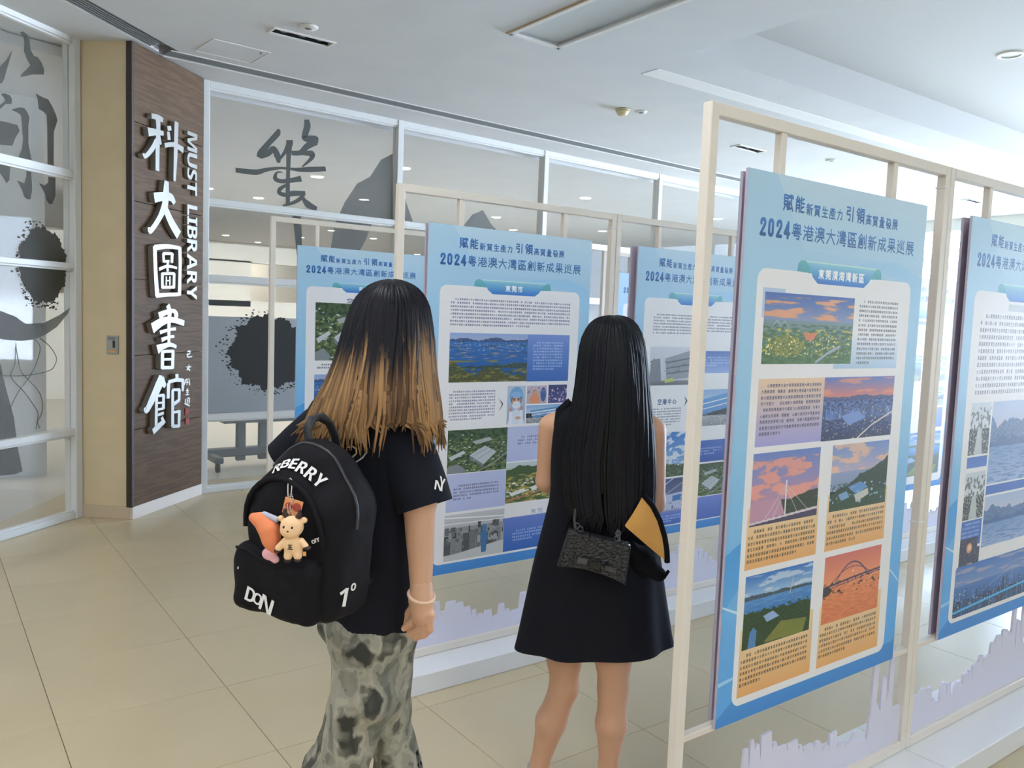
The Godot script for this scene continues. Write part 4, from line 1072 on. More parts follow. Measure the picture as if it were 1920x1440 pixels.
func board_image(which: String) -> Image:
	var k := 1.0
	var ink := rgb8(66, 66, 92)
	var peach := rgb8(240, 218, 178)
	var orange := rgb8(236, 176, 110)
	match which:
		"A1":
			var im := board_print(k, "東莞濱海灣新區")
			tinted(im, 89, 301, 186, 380, rgb8(190, 208, 234), rgb8(190, 208, 234), k)
			tinted(im, 436, 420, 782, 521, rgb8(242, 242, 246), rgb8(186, 212, 236), k)
			place_photo(im, "park", 99, 312, 524, 506, 1, k)
			small_print(im, 552, 315, 224, 204, 14.2, rgb8(74, 74, 84), 2, k)
			tinted(im, 94, 546, 399, 732, rgb8(238, 206, 172), rgb8(168, 164, 220), k)
			small_print(im, 108, 560, 284, 160, 16.6, rgb8(70, 66, 92), 3, k)
			place_photo(im, "city", 399, 546, 779, 734, 4, k)
			for c in 2:
				var x0 := 92.0 + 373 * c
				tinted(im, x0 - 9, 900, x0 + 320, 1072, peach, orange, k)
				place_photo(im, "bridge" if c == 0 else "island", x0, 750, x0 + 311, 952, 5 + c, k)
				small_print(im, x0 - 2, 962, 316, 102, 16.5, rgb8(74, 62, 44), 7 + c, k)
				tinted(im, x0 - 9, 1240, x0 + 330, 1434, peach, orange, k)
				place_photo(im, "lake" if c == 0 else "arch", x0, 1091, x0 + 312, 1300, 9 + c, k)
				small_print(im, x0 - 2, 1312, 320, 106, 16.5, rgb8(74, 62, 44), 11 + c, k)
			return im
		"B1":
			var im := board_print(k, "東莞市")
			small_print(im, 116, 303, 666, 136, 15.5, rgb8(84, 88, 128), 21, k)
			place_photo(im, "reservoir", 118, 451, 537, 664, 22, k)
			tinted(im, 537, 451, 785, 666, rgb8(124, 150, 216), rgb8(50, 104, 184), k)
			small_print(im, 570, 484, 184, 136, 13.5, rgb8(220, 230, 250), 23, k)
			small_print(im, 124, 700, 244, 146, 13.4, rgb8(84, 88, 128), 24, k)
			fill_poly(im, [Vector2(386, 740), Vector2(412, 764), Vector2(388, 800), Vector2(404, 766)], ink, ink, k)
			place_photo(im, "worker", 433, 685, 536, 859, 25, k)
			place_photo(im, "people", 543, 686, 660, 769, 26, k)
			place_photo(im, "grid", 669, 684, 781, 769, 27, k)
			place_photo(im, "plaza", 543, 776, 781, 859, 28, k)
			place_photo(im, "campus", 124, 871, 441, 1061, 29, k)
			tinted(im, 441, 871, 783, 1030, rgb8(198, 204, 236), rgb8(190, 196, 232), k)
			small_print(im, 500, 915, 230, 48, 15.0, rgb8(74, 78, 120), 30, k)
			tinted(im, 124, 1064, 441, 1230, rgb8(198, 204, 236), rgb8(190, 196, 232), k)
			small_print(im, 160, 1112, 250, 80, 14.5, rgb8(74, 78, 120), 31, k)
			place_photo(im, "valley", 442, 1036, 783, 1222, 32, k)
			place_photo(im, "factory", 120, 1242, 440, 1446, 33, k)
			tinted(im, 440, 1290, 783, 1446, rgb8(110, 134, 210), rgb8(46, 100, 184), k)
			write(im, "東莞", 590, 1262, 80, 26, 1.6, rgb8(150, 160, 196), rgb8(150, 160, 196), k)
			small_print(im, 490, 1350, 240, 60, 14.5, rgb8(220, 228, 250), 34, k)
			return im
		"B2":
			var im := board_print(k, "")
			small_print(im, 130, 330, 640, 110, 15.5, rgb8(84, 88, 110), 41, k)
			place_photo(im, "mono", 118, 500, 500, 700, 42, k)
			tinted(im, 520, 520, 783, 640, rgb8(76, 110, 186), rgb8(150, 176, 226), k)
			small_print(im, 540, 550, 220, 60, 14.5, rgb8(226, 232, 250), 43, k)
			write(im, "空港中心", 190, 770, 150, 34, 4.0, rgb8(66, 84, 140), rgb8(66, 84, 140), k)
			small_print(im, 130, 820, 250, 100, 14.0, rgb8(84, 88, 110), 44, k)
			fill_poly(im, [Vector2(396, 762), Vector2(422, 788), Vector2(396, 814), Vector2(408, 788)], ink, ink, k)
			place_photo(im, "plaza", 470, 730, 783, 930, 45, k)
			place_photo(im, "clouds", 120, 950, 440, 1190, 46, k)
			tinted(im, 450, 1010, 783, 1130, rgb8(66, 104, 190), rgb8(40, 84, 170), k)
			small_print(im, 490, 1050, 250, 50, 15.0, rgb8(226, 232, 250), 47, k)
			place_photo(im, "hall", 120, 1200, 440, 1390, 48, k)
			tinted(im, 120, 1380, 440, 1450, rgb8(110, 134, 210), rgb8(60, 104, 190), k)
			small_print(im, 140, 1398, 280, 44, 14.0, rgb8(226, 232, 250), 49, k)
			place_photo(im, "campus", 450, 1140, 783, 1320, 50, k)
			tinted(im, 450, 1325, 783, 1450, rgb8(120, 140, 214), rgb8(80, 110, 196), k)
			return im
		"A2":
			var im := board_print(k, "")
			tinted(im, 330, 290, 570, 316, rgb8(206, 210, 216), rgb8(206, 210, 216), k)
			small_print(im, 120, 330, 660, 300, 25.0, rgb8(110, 112, 120), 61, k)
			place_photo(im, "street", 106, 650, 260, 840, 62, k)
			tinted(im, 106, 848, 260, 888, rgb8(60, 106, 190), rgb8(80, 124, 204), k)
			place_photo(im, "lagoon", 272, 650, 790, 960, 63, k)
			place_photo(im, "street", 106, 905, 260, 1080, 64, k)
			tinted(im, 106, 1084, 260, 1180, rgb8(66, 110, 192), rgb8(66, 110, 192), k)
			small_print(im, 112, 1092, 144, 80, 15.5, rgb8(214, 222, 244), 65, k)
			tinted(im, 272, 966, 790, 1000, rgb8(60, 106, 190), rgb8(60, 106, 190), k)
			place_photo(im, "lagoon", 272, 1008, 790, 1200, 66, k)
			place_photo(im, "flame", 106, 1190, 260, 1300, 67, k)
			tinted(im, 106, 1300, 440, 1330, rgb8(50, 96, 182), rgb8(50, 96, 182), k)
			place_photo(im, "harbour", 90, 1250, 800, 1440, 68, k, 12.0)
			place_photo(im, "flame", 106, 1150, 240, 1246, 69, k)
			return im
		"C1":
			k = 0.6
			var im := board_print(k, "成果")
			write(im, "空港中心", 330, 316, 240, 34, 3.0, rgb8(84, 88, 110), rgb8(84, 88, 110), k)
			place_photo(im, "campus", 124, 350, 480, 720, 71, k)
			place_photo(im, "plaza", 500, 350, 790, 720, 72, k)
			small_print(im, 140, 740, 300, 50, 20.0, rgb8(70, 74, 90), 73, k)
			place_photo(im, "reservoir", 124, 810, 480, 1100, 74, k)
			place_photo(im, "valley", 500, 810, 790, 1100, 75, k)
			place_photo(im, "harbour", 124, 1130, 790, 1430, 76, k)
			return im
		"E1":
			k = 0.6
			var im := board_print(k, "")
			tinted(im, 330, 300, 640, 322, rgb8(90, 106, 160), rgb8(90, 106, 160), k)
			small_print(im, 110, 340, 680, 150, 18.0, rgb8(110, 112, 124), 81, k)
			place_photo(im, "lake", 110, 540, 440, 720, 82, k, 14.0)
			place_photo(im, "clouds", 460, 540, 790, 720, 83, k, 14.0)
			small_print(im, 130, 760, 200, 240, 24.0, rgb8(84, 88, 110), 84, k)
			place_photo(im, "plaza", 460, 760, 790, 900, 85, k, 14.0)
			tinted(im, 460, 915, 790, 1060, rgb8(70, 106, 186), rgb8(70, 106, 186), k)
			place_photo(im, "lake", 110, 1090, 790, 1400, 86, k, 14.0)
			return im
	k = 0.4
	var img := board_print(k, "")
	small_print(img, 110, 330, 680, 160, 18.0, rgb8(90, 94, 120), 91, k)
	place_photo(img, "campus", 110, 520, 440, 800, 92, k)
	place_photo(img, "clouds", 460, 520, 790, 800, 93, k)
	place_photo(img, "harbour", 110, 820, 790, 1100, 94, k)
	place_photo(img, "lagoon", 110, 1120, 790, 1430, 95, k)
	return img


var print_cache := {}


func board_material(which: String) -> StandardMaterial3D:
	if not print_cache.has(which):
		var m := paint(Color.WHITE, 0.45)
		m.albedo_texture = ImageTexture.create_from_image(board_image(which))
		print_cache[which] = m
	return print_cache[which]


# a foam board: body with a printed front sheet
func exhibition_board(x: float, y0: float, y1: float, w: float, z: float, faces: float, which: String, label: String, group := "") -> void:
	var o := thing("exhibition_board", label, "display board", Vector3(x + w / 2, y0, z), 0.0 if faces > 0.0 else PI, group)
	var h := y1 - y0
	part("foam_core", boxm(Vector3(w, h, 0.009), 0.0008, Vector3(0, h / 2, -0.0005)), M.board_back, o)
	var mb := MB.new()
	var e := 0.0042
	mb.face([Vector3(-w / 2, 0, e), Vector3(w / 2, 0, e), Vector3(w / 2, h, e), Vector3(-w / 2, h, e)], [Vector2(0, 1), Vector2(1, 1), Vector2(1, 0), Vector2(0, 0)])
	mb.face([Vector3(-w / 2, h, 0.0038), Vector3(w / 2, h, 0.0038), Vector3(w / 2, 0, 0.0038), Vector3(-w / 2, 0, 0.0038)], [Vector2(0, 0), Vector2(1, 0), Vector2(1, 1), Vector2(0, 1)])
	part("printed_sheet", mb.done(), board_material(which), o)


func skyline(w: float, seed_: int, tower_at: float) -> PackedVector2Array:
	var r := RandomNumberGenerator.new()
	r.seed = seed_
	var o := PackedVector2Array([Vector2(0, 0)])
	var x := 0.0
	while x < w - 0.03:
		var bw := r.randf_range(0.022, 0.06)
		var base := 0.11 + 0.05 * sin(x * 7.0 + seed_) + 0.02 * r.randf()
		var bh := base + (r.randf_range(0.02, 0.07) if r.randf() < 0.6 else 0.0)
		var x1 := minf(w - 0.002, x + bw)
		if absf((x + x1) / 2 - tower_at) < 0.03:
			# the slender television tower with its mast
			var c := (x + x1) / 2
			for p in [[-0.02, 0.16], [-0.017, 0.29], [-0.014, 0.32], [-0.006, 0.325], [-0.0035, 0.42], [0.0035, 0.42], [0.006, 0.325], [0.014, 0.32], [0.013, 0.28], [0.012, 0.18]]:
				o.append(Vector2(c + p[0], p[1]))
			o.append(Vector2(x1 + 0.01, 0.14))
			o.append(Vector2(x1 + 0.012, 0.25))
			o.append(Vector2(x1 + 0.022, 0.262))
			o.append(Vector2(x1 + 0.04, 0.25))
			o.append(Vector2(x1 + 0.042, 0.17))
			o.append(Vector2(x1 + 0.056, 0.2))
			o.append(Vector2(x1 + 0.06, 0.345))
			o.append(Vector2(x1 + 0.072, 0.36))
			o.append(Vector2(x1 + 0.084, 0.345))
			o.append(Vector2(x1 + 0.084, 0.16))
			x = x1 + 0.09
			continue
		match r.randi() % 3:
			0:
				o.append(Vector2(x + 0.002, base * 0.9))
				o.append(Vector2(x + 0.003, bh))
				o.append(Vector2(x1 - 0.004, bh + 0.004))
			1:
				o.append(Vector2(x + 0.003, bh - 0.01))
				o.append(Vector2(x + bw * 0.3, bh + 0.006))
				o.append(Vector2(x + bw * 0.7, bh + 0.005))
				o.append(Vector2(x1 - 0.003, bh - 0.01))
			2:
				o.append(Vector2(x + 0.003, bh))
				o.append(Vector2(x1 - 0.006, bh))
				o.append(Vector2(x1 - 0.004, bh - 0.02))
		x = x1
	o.append(Vector2(w, 0.12))
	o.append(Vector2(w, 0))
	return o


# one bay: plinth, two posts, rails, hanging bars and the cut-out city at its foot
func display_frame(x0: float, w: float, z: float, top: float, seed_: int, label: String, group: String, tower := -1.0) -> void:
	var o := thing("display_frame", label, "display frame", Vector3(x0, 0, z), 0.0, group)
	var t := 0.03
	part("plinth", boxm(Vector3(w - 0.002, 0.085, 0.34), 0.003, Vector3(w / 2, 0.0425, -0.015)), M.plinth, o)
	for x in [t / 2, w - t / 2]:
		part("post", boxm(Vector3(t, top - 0.086, t), 0.002, Vector3(x, (top + 0.086) / 2, -t / 2)), M.frame, o)
	part("top_rail", boxm(Vector3(w - 2 * t, 0.031, t), 0.002, Vector3(w / 2, top - 0.0155, -t / 2)), M.frame, o)
	part("bottom_rail", boxm(Vector3(w - 2 * t, 0.036, t), 0.002, Vector3(w / 2, 0.104, -t / 2)), M.frame, o)
	part("lower_rail", boxm(Vector3(w - 2 * t, 0.018, 0.024), 0.002, Vector3(w / 2, 0.449, -t / 2)), M.frame, o)
	for x in [0.275, 0.275 + 0.565]:
		part("hanging_bar", boxm(Vector3(0.024, top - 0.031 - 0.458, 0.024), 0.002, Vector3(x + 0.025, (top - 0.031 + 0.458) / 2, -t / 2)), M.frame, o)
	for y in [top - 0.07, 0.9]:
		part("cable_tie", boxm(Vector3(0.034, 0.006, 0.035), 0.002, Vector3(w - 0.0165, y, -t / 2)), M.white, o)
	part("city_cutout", MB.new().prism(skyline(w - 2 * t - 0.004, seed_, tower), -0.004, 0.004).done(), M.cut, o, Vector3(t + 0.002, 0.122, -t / 2), "lilac white cut-out city skyline")


func build_exhibition() -> void:
	# front row
	display_frame(1.604, 1.197, -1.396, 2.10, 5, "white metal display frame nearest the viewer, its left post standing free", "front row of display frames", 0.93)
	display_frame(2.804, 1.197, -1.396, 2.10, 9, "white metal display frame at the right edge, second of the front row", "front row of display frames", 0.82)
	exhibition_board(1.745, 0.452, 1.955, 0.902, -1.39, 1.0, "A1", "blue board with six sunset and landscape photos in the nearest frame")
	exhibition_board(2.952, 0.452, 1.955, 0.902, -1.39, 1.0, "A2", "pale blue board cut off by the right edge of the picture")
	exhibition_board(1.776, 0.452, 1.955, 0.902, -1.432, -1.0, "D", "board on the rear of the nearest frame, showing its lilac back edge")
	exhibition_board(2.98, 0.452, 1.955, 0.902, -1.432, -1.0, "D", "board on the rear of the right frame, showing its lilac back edge")
	# second row
	var words := ["second-row display frame between the two women", "second-row display frame behind the woman in the dress", "third frame of the second row, seen behind the nearest board", "fourth frame of the second row, seen through the gap between the front boards", "last frame of the second row, far right"]
	for k in 5:
		display_frame(1.573 + 1.185 * k, 1.182, -2.949, 2.062, 20 + k * 3, "white metal " + words[k], "second row of display frames", 0.9 if k == 1 else -1.0)
	exhibition_board(1.708, 0.436, 1.92, 0.885, -2.943, 1.0, "B1", "blue board with reservoir photo between the two women")
	exhibition_board(2.898, 0.436, 1.92, 0.885, -2.943, 1.0, "B2", "blue board with grey building photos right of the woman in the dress")
	exhibition_board(4.083, 0.436, 1.92, 0.885, -2.943, 1.0, "D", "blue board mostly hidden behind the nearest board in the second row")
	exhibition_board(5.268, 0.436, 1.92, 0.885, -2.943, 1.0, "E1", "board with rounded photos seen through the gap between the front boards")
	exhibition_board(6.453, 0.436, 1.92, 0.885, -2.943, 1.0, "D", "farthest board of the second row")
	for k in 2:
		exhibition_board(1.72 + 1.19 * k + (-0.02 if k else 0.0), 0.436, 1.92, 0.885, -2.985, -1.0, "D", ["board hung on the rear of the frame between the women", "board hung on the rear of the frame behind the dress"][k])
	# third row
	var third := [1.776, 2.966, 4.5, 5.69]
	var words3 := ["third-row display frame behind the woman with the backpack", "third-row display frame hidden behind the reservoir board", "third-row display frame seen past the woman in the dress", "last third-row display frame, far behind"]
	for k in 4:
		display_frame(third[k], 1.187, -4.95, 2.105, 50 + k * 5, "white metal " + words3[k], "third row of display frames")
		exhibition_board(third[k] + 0.165, 0.45, 1.942, 0.905, -4.944, 1.0, "C1" if k == 0 else "D", ["blue board left of the woman with the backpack, in the third row", "blue third-row board hidden behind the reservoir board", "blue third-row board glimpsed above the woman in the dress", "last blue third-row board, far behind"][k])


# ------------------------------------------------------------------ rounded bodies: a distance field, meshed as surface nets
class Field:
	var prims := []
	var cut_below := -1e9
	var cut_above := 1e9
	var wrinkle: FastNoiseLite
	var wrinkle_amp := 0.0
	var wrinkle_scale := Vector3.ONE

	func cap(a: Vector3, b: Vector3, ra: float, rb: float, k := 0.02) -> Field:
		prims.append([0, a, b, ra, rb, k])
		return self

	func chain(pts: Array, radii: Array, k := 0.02) -> Field:
		for j in pts.size() - 1: cap(pts[j], pts[j + 1], radii[j], radii[j + 1], k)
		return self

	func ell(c: Vector3, r: Vector3, b: Basis, k := 0.02) -> Field:
		prims.append([1, c, r, b.inverse(), maxf(r.x, maxf(r.y, r.z)), k])
		return self

	func box(c: Vector3, h: Vector3, b: Basis, rnd: float, k := 0.02) -> Field:
		prims.append([2, c, h, b.inverse(), rnd, k])
		return self

	func one(p: Vector3, q: Array) -> float:
		if q[0] == 0:
			var ab: Vector3 = q[2] - q[1]
			var t := clampf((p - q[1]).dot(ab) / maxf(ab.length_squared(), 1e-9), 0.0, 1.0)
			return p.distance_to(q[1] + ab * t) - lerpf(q[3], q[4], t)
		var l: Vector3 = q[3] * (p - q[1])
		if q[0] == 1:
			var r: Vector3 = q[2]
			var k0 := (l / r).length()
			var k1 := (l / (r * r)).length()
			return k0 * (k0 - 1.0) / maxf(k1, 1e-6)
		var e: Vector3 = l.abs() - (q[2] as Vector3) + Vector3.ONE * q[4]
		return e.max(Vector3.ZERO).length() + minf(maxf(e.x, maxf(e.y, e.z)), 0.0) - q[4]

	func smin(a: float, b: float, k: float) -> float:
		var h := maxf(k - absf(a - b), 0.0) / k
		return minf(a, b) - h * h * k * 0.25

	func dist(p: Vector3) -> float:
		var d := 10.0
		for q in prims: d = smin(d, one(p, q), q[5])
		d = maxf(d, maxf(cut_below - p.y, p.y - cut_above))
		if wrinkle_amp > 0.0: d += wrinkle_amp * wrinkle.get_noise_3dv(p * wrinkle_scale)
		return d

	func grad(p: Vector3) -> Vector3:
		var e := 0.002
		return Vector3(dist(p + Vector3(e, 0, 0)) - dist(p - Vector3(e, 0, 0)), dist(p + Vector3(0, e, 0)) - dist(p - Vector3(0, e, 0)), dist(p + Vector3(0, 0, e)) - dist(p - Vector3(0, 0, e))).normalized()

	# walk from a point along a direction until the surface is met
	func meet(p: Vector3, dir: Vector3, most := 3.0) -> Vector3:
		var t := 0.0
		for s in 80:
			var d := dist(p + dir * t)
			if d < 0.0004: break
			t += maxf(d * 0.8, 0.0003)
			if t > most: break
		return p + dir * t

	func into(mb: MB, cell: float, col := Color.WHITE) -> MB:
		var lo := Vector3.ONE * 1e9
		var hi := Vector3.ONE * -1e9
		for q in prims:
			var r: float = maxf(q[3], q[4]) if q[0] == 0 else (float(q[4]) if q[0] == 1 else (q[2] as Vector3).length())
			lo = lo.min(q[1] - Vector3.ONE * r)
			hi = hi.max(q[1] + Vector3.ONE * r)
			if q[0] == 0:
				lo = lo.min(q[2] - Vector3.ONE * r)
				hi = hi.max(q[2] + Vector3.ONE * r)
		lo -= Vector3.ONE * cell * 3.0
		hi += Vector3.ONE * cell * 3.0
		var nx := int((hi.x - lo.x) / cell) + 2
		var ny := int((hi.y - lo.y) / cell) + 2
		var nz := int((hi.z - lo.z) / cell) + 2
		var g := PackedFloat32Array()
		g.resize(nx * ny * nz)
		g.fill(1.0)
		for q in prims:
			var r: float = maxf(q[3], q[4]) if q[0] == 0 else (float(q[4]) if q[0] == 1 else (q[2] as Vector3).length())
			r += float(q[5]) + cell * 2.0
			var a: Vector3 = q[1]
			var b: Vector3 = q[2] if q[0] == 0 else q[1]
			var l := ((a.min(b) - Vector3.ONE * r - lo) / cell).floor().max(Vector3.ZERO)
			var h := ((a.max(b) + Vector3.ONE * r - lo) / cell).ceil()
			for z in range(int(l.z), mini(nz, int(h.z) + 1)):
				for y in range(int(l.y), mini(ny, int(h.y) + 1)):
					var at0 := (z * ny + y) * nx
					for x in range(int(l.x), mini(nx, int(h.x) + 1)):
						var d := one(lo + Vector3(x, y, z) * cell, q)
						var o := g[at0 + x]
						if o - d > q[5]: g[at0 + x] = d
						elif d - o < q[5]: g[at0 + x] = smin(o, d, q[5])
		var flat := cut_below > -1e8 or cut_above < 1e8
		if flat or wrinkle_amp > 0.0:
			for z in nz:
				for y in ny:
					var at0 := (z * ny + y) * nx
					for x in nx:
						var d := g[at0 + x]
						if d > 0.2: continue
						var p := lo + Vector3(x, y, z) * cell
						if flat: d = maxf(d, maxf(cut_below - p.y, p.y - cut_above))
						if wrinkle_amp > 0.0 and absf(d) < 0.05: d += wrinkle_amp * wrinkle.get_noise_3dv(p * wrinkle_scale)
						g[at0 + x] = d
		var idx := PackedInt32Array()
		idx.resize(nx * ny * nz)
		idx.fill(-1)
		var off := [0, 1, nx, nx + 1, nx * ny, nx * ny + 1, nx * ny + nx, nx * ny + nx + 1]
		var edges := [[0, 1], [2, 3], [4, 5], [6, 7], [0, 2], [1, 3], [4, 6], [5, 7], [0, 4], [1, 5], [2, 6], [3, 7]]
		var cell_cut := cell * 2.0
		for z in nz - 1:
			for y in ny - 1:
				for x in nx - 1:
					var at0 := (z * ny + y) * nx + x
					if absf(g[at0]) > cell_cut: continue
					var m := 0
					for j in 8:
						if g[at0 + off[j]] < 0.0: m |= 1 << j
					if m == 0 or m == 255: continue
					var s := Vector3.ZERO
					var cnt := 0
					for e in edges:
						var a: int = e[0]
						var b: int = e[1]
						if ((m >> a) & 1) == ((m >> b) & 1): continue
						var da := g[at0 + off[a]]
						var db := g[at0 + off[b]]
						var t := da / (da - db)
						s += Vector3(a & 1, (a >> 1) & 1, a >> 2).lerp(Vector3(b & 1, (b >> 1) & 1, b >> 2), t)
						cnt += 1
					s /= cnt
					idx[at0] = mb.v.size()
					mb.v.append(lo + (Vector3(x, y, z) + s) * cell)
					var gx := g[at0 + 1] - g[at0] + g[at0 + off[3]] - g[at0 + nx] + g[at0 + off[5]] - g[at0 + off[4]] + g[at0 + off[7]] - g[at0 + off[6]]
					var gy := g[at0 + nx] - g[at0] + g[at0 + off[3]] - g[at0 + 1] + g[at0 + off[6]] - g[at0 + off[4]] + g[at0 + off[7]] - g[at0 + off[5]]
					var gz := g[at0 + off[4]] - g[at0] + g[at0 + off[5]] - g[at0 + 1] + g[at0 + off[6]] - g[at0 + nx] + g[at0 + off[7]] - g[at0 + off[3]]
					mb.n.append(Vector3(gx, gy, gz).normalized())
					mb.uv.append(Vector2.ZERO)
					mb.c.append(col)
		var sx := 1
		var sy := nx
		var sz := nx * ny
		for z in range(1, nz - 1):
			for y in range(1, ny - 1):
				for x in range(1, nx - 1):
					var at0 := (z * ny + y) * nx + x
					if idx[at0] < 0: continue
					var inside := g[at0] < 0.0
					for ax in 3:
						var st: int = [sx, sy, sz][ax]
						if (g[at0 + st] < 0.0) == inside: continue
						var u: int = [sy, sz, sx][ax]
						var w: int = [sz, sx, sy][ax]
						var a := idx[at0]
						var b := idx[at0 - u]
						var c := idx[at0 - u - w]
						var d := idx[at0 - w]
						if a < 0 or b < 0 or c < 0 or d < 0: continue
						if inside: mb.i.append_array([a, c, b, a, d, c])
						else: mb.i.append_array([a, b, c, a, c, d])
		return mb


func cloth_noise(seed_: int, freq: float) -> FastNoiseLite:
	var n := FastNoiseLite.new()
	n.seed = seed_
	n.frequency = freq
	n.fractal_octaves = 3
	return n


func ahead_dir() -> Vector3:
	return Vector3(sin(deg_to_rad(YAW)), 0, -cos(deg_to_rad(YAW)))


func right_dir() -> Vector3:
	return Vector3(cos(deg_to_rad(YAW)), 0, sin(deg_to_rad(YAW)))


# palm, four unequal fingers and a thumb that leaves the side of the palm; `across` runs from little finger to index
func add_hand(f: Field, wrist: Vector3, dir: Vector3, across: Vector3, curl_to: Vector3, size := 1.0) -> void:
	var knuckle := wrist + dir * 0.075 * size
	for j in 4:
		var side := across * (j - 1.5) * 0.018 * size
		f.cap(wrist + side * 0.55, knuckle + side, 0.014 * size, 0.011 * size, 0.012)
		var l: float = [0.05, 0.064, 0.07, 0.062][j] * size
		var p1 := knuckle + side + (dir * 0.75 + curl_to * 0.6).normalized() * l * 0.5
		var p2 := p1 + (dir * 0.1 + curl_to).normalized() * l * 0.35
		var p3 := p2 + (curl_to - dir * 0.5).normalized() * l * 0.28
		f.chain([knuckle + side, p1, p2, p3], [0.0092 * size, 0.0084 * size, 0.0078 * size, 0.0066 * size], 0.004)
	var t0 := wrist + dir * 0.02 * size + across * 0.022 * size
	var t1 := t0 + (across * 0.8 + dir + curl_to * 0.5).normalized() * 0.034 * size
	var t2 := t1 + (dir + curl_to * 0.8).normalized() * 0.03 * size
	f.chain([t0, t1, t2], [0.012 * size, 0.0098 * size, 0.0082 * size], 0.008)


func add_head(f: Field, c: Vector3, face: Vector3, up: Vector3) -> void:
	var side := face.cross(up).normalized()
	var b := Basis(side, up, -face)
	f.ell(c, Vector3(0.074, 0.104, 0.09), b, 0.02)
	f.cap(c + face * 0.045 - up * 0.05, c + face * 0.055 - up * 0.088, 0.046, 0.03, 0.03)
	f.cap(c + face * 0.082 + up * 0.012, c + face * 0.102 - up * 0.022, 0.008, 0.013, 0.012)
	f.cap(c + face * 0.086 - up * 0.052 - side * 0.016, c + face * 0.086 - up * 0.052 + side * 0.016, 0.008, 0.008, 0.006)
	for s in [-1.0, 1.0]:
		f.cap(c + face * 0.08 + up * 0.026 + side * s * 0.046, c + face * 0.086 + up * 0.028 + side * s * 0.018, 0.006, 0.007, 0.012)
		f.ell(c + side * s * 0.076 - face * 0.005 - up * 0.005, Vector3(0.008, 0.028, 0.018), b, 0.01)


func face_details(c: Vector3, face: Vector3, up: Vector3, parent: Node) -> void:
	var side := face.cross(up).normalized()
	for s in [-1.0, 1.0]:
		var e := part("eye", MB.new().lathe([[0.0, -0.006], [0.01, -0.005], [0.013, 0.0], [0.01, 0.005], [0.0, 0.006]], Vector3.ZERO, 14).done(), paint(rgb8(44, 32, 28), 0.2), parent)
		e.transform = Transform3D(Basis(side, up, -face), c + face * 0.084 + up * 0.006 + side * s * 0.031)
	var lips := MB.new()
	lips.tube([c + face * 0.09 - up * 0.052 - side * 0.02, c + face * 0.096 - up * 0.05, c + face * 0.09 - up * 0.052 + side * 0.02], [0.003, 0.006, 0.003], 8)
	part("lips", lips.done(), paint(rgb8(186, 104, 98), 0.45), parent)


# rings given as [pixel row, left, right, ahead, half depth]: a hanging or worn shape with an oval plan
func oval_rings(rows: Array, sides: int, ripple := 0.0, waves := 9, phase := 0.0) -> Array:
	var f := ahead_dir()
	var rt := right_dir()
	var out := []
	for j in rows.size():
		var q: Array = rows[j]
		var a := at(q[1], q[0], q[3])
		var b := at(q[2], q[0], q[3])
		var c := (a + b) * 0.5
		var hw := a.distance_to(b) * 0.5
		var t := float(j) / (rows.size() - 1)
		var ring := PackedVector3Array()
		for s in sides:
			var an := TAU * s / sides
			var w := 1.0 + ripple * t * t * sin(an * waves + phase + 0.8 * sin(an * 3.0))
			ring.append(c + (rt * cos(an) * hw + Vector3.UP * (b.y - a.y) * 0.5 * cos(an) - f * sin(an) * q[4]) * w)
		out.append(ring)
	return out


func smooth_rows(rows: Array, per: int) -> Array:
	var out := []
	for j in rows.size() - 1:
		for s in per:
			var t := float(s) / per
			var q := []
			for e in rows[j].size():
				q.append(cubic_interpolate(rows[j][e], rows[j + 1][e], rows[maxi(0, j - 1)][e], rows[mini(rows.size() - 1, j + 2)][e], t))
			out.append(q)
	out.append(rows[-1])
	return out


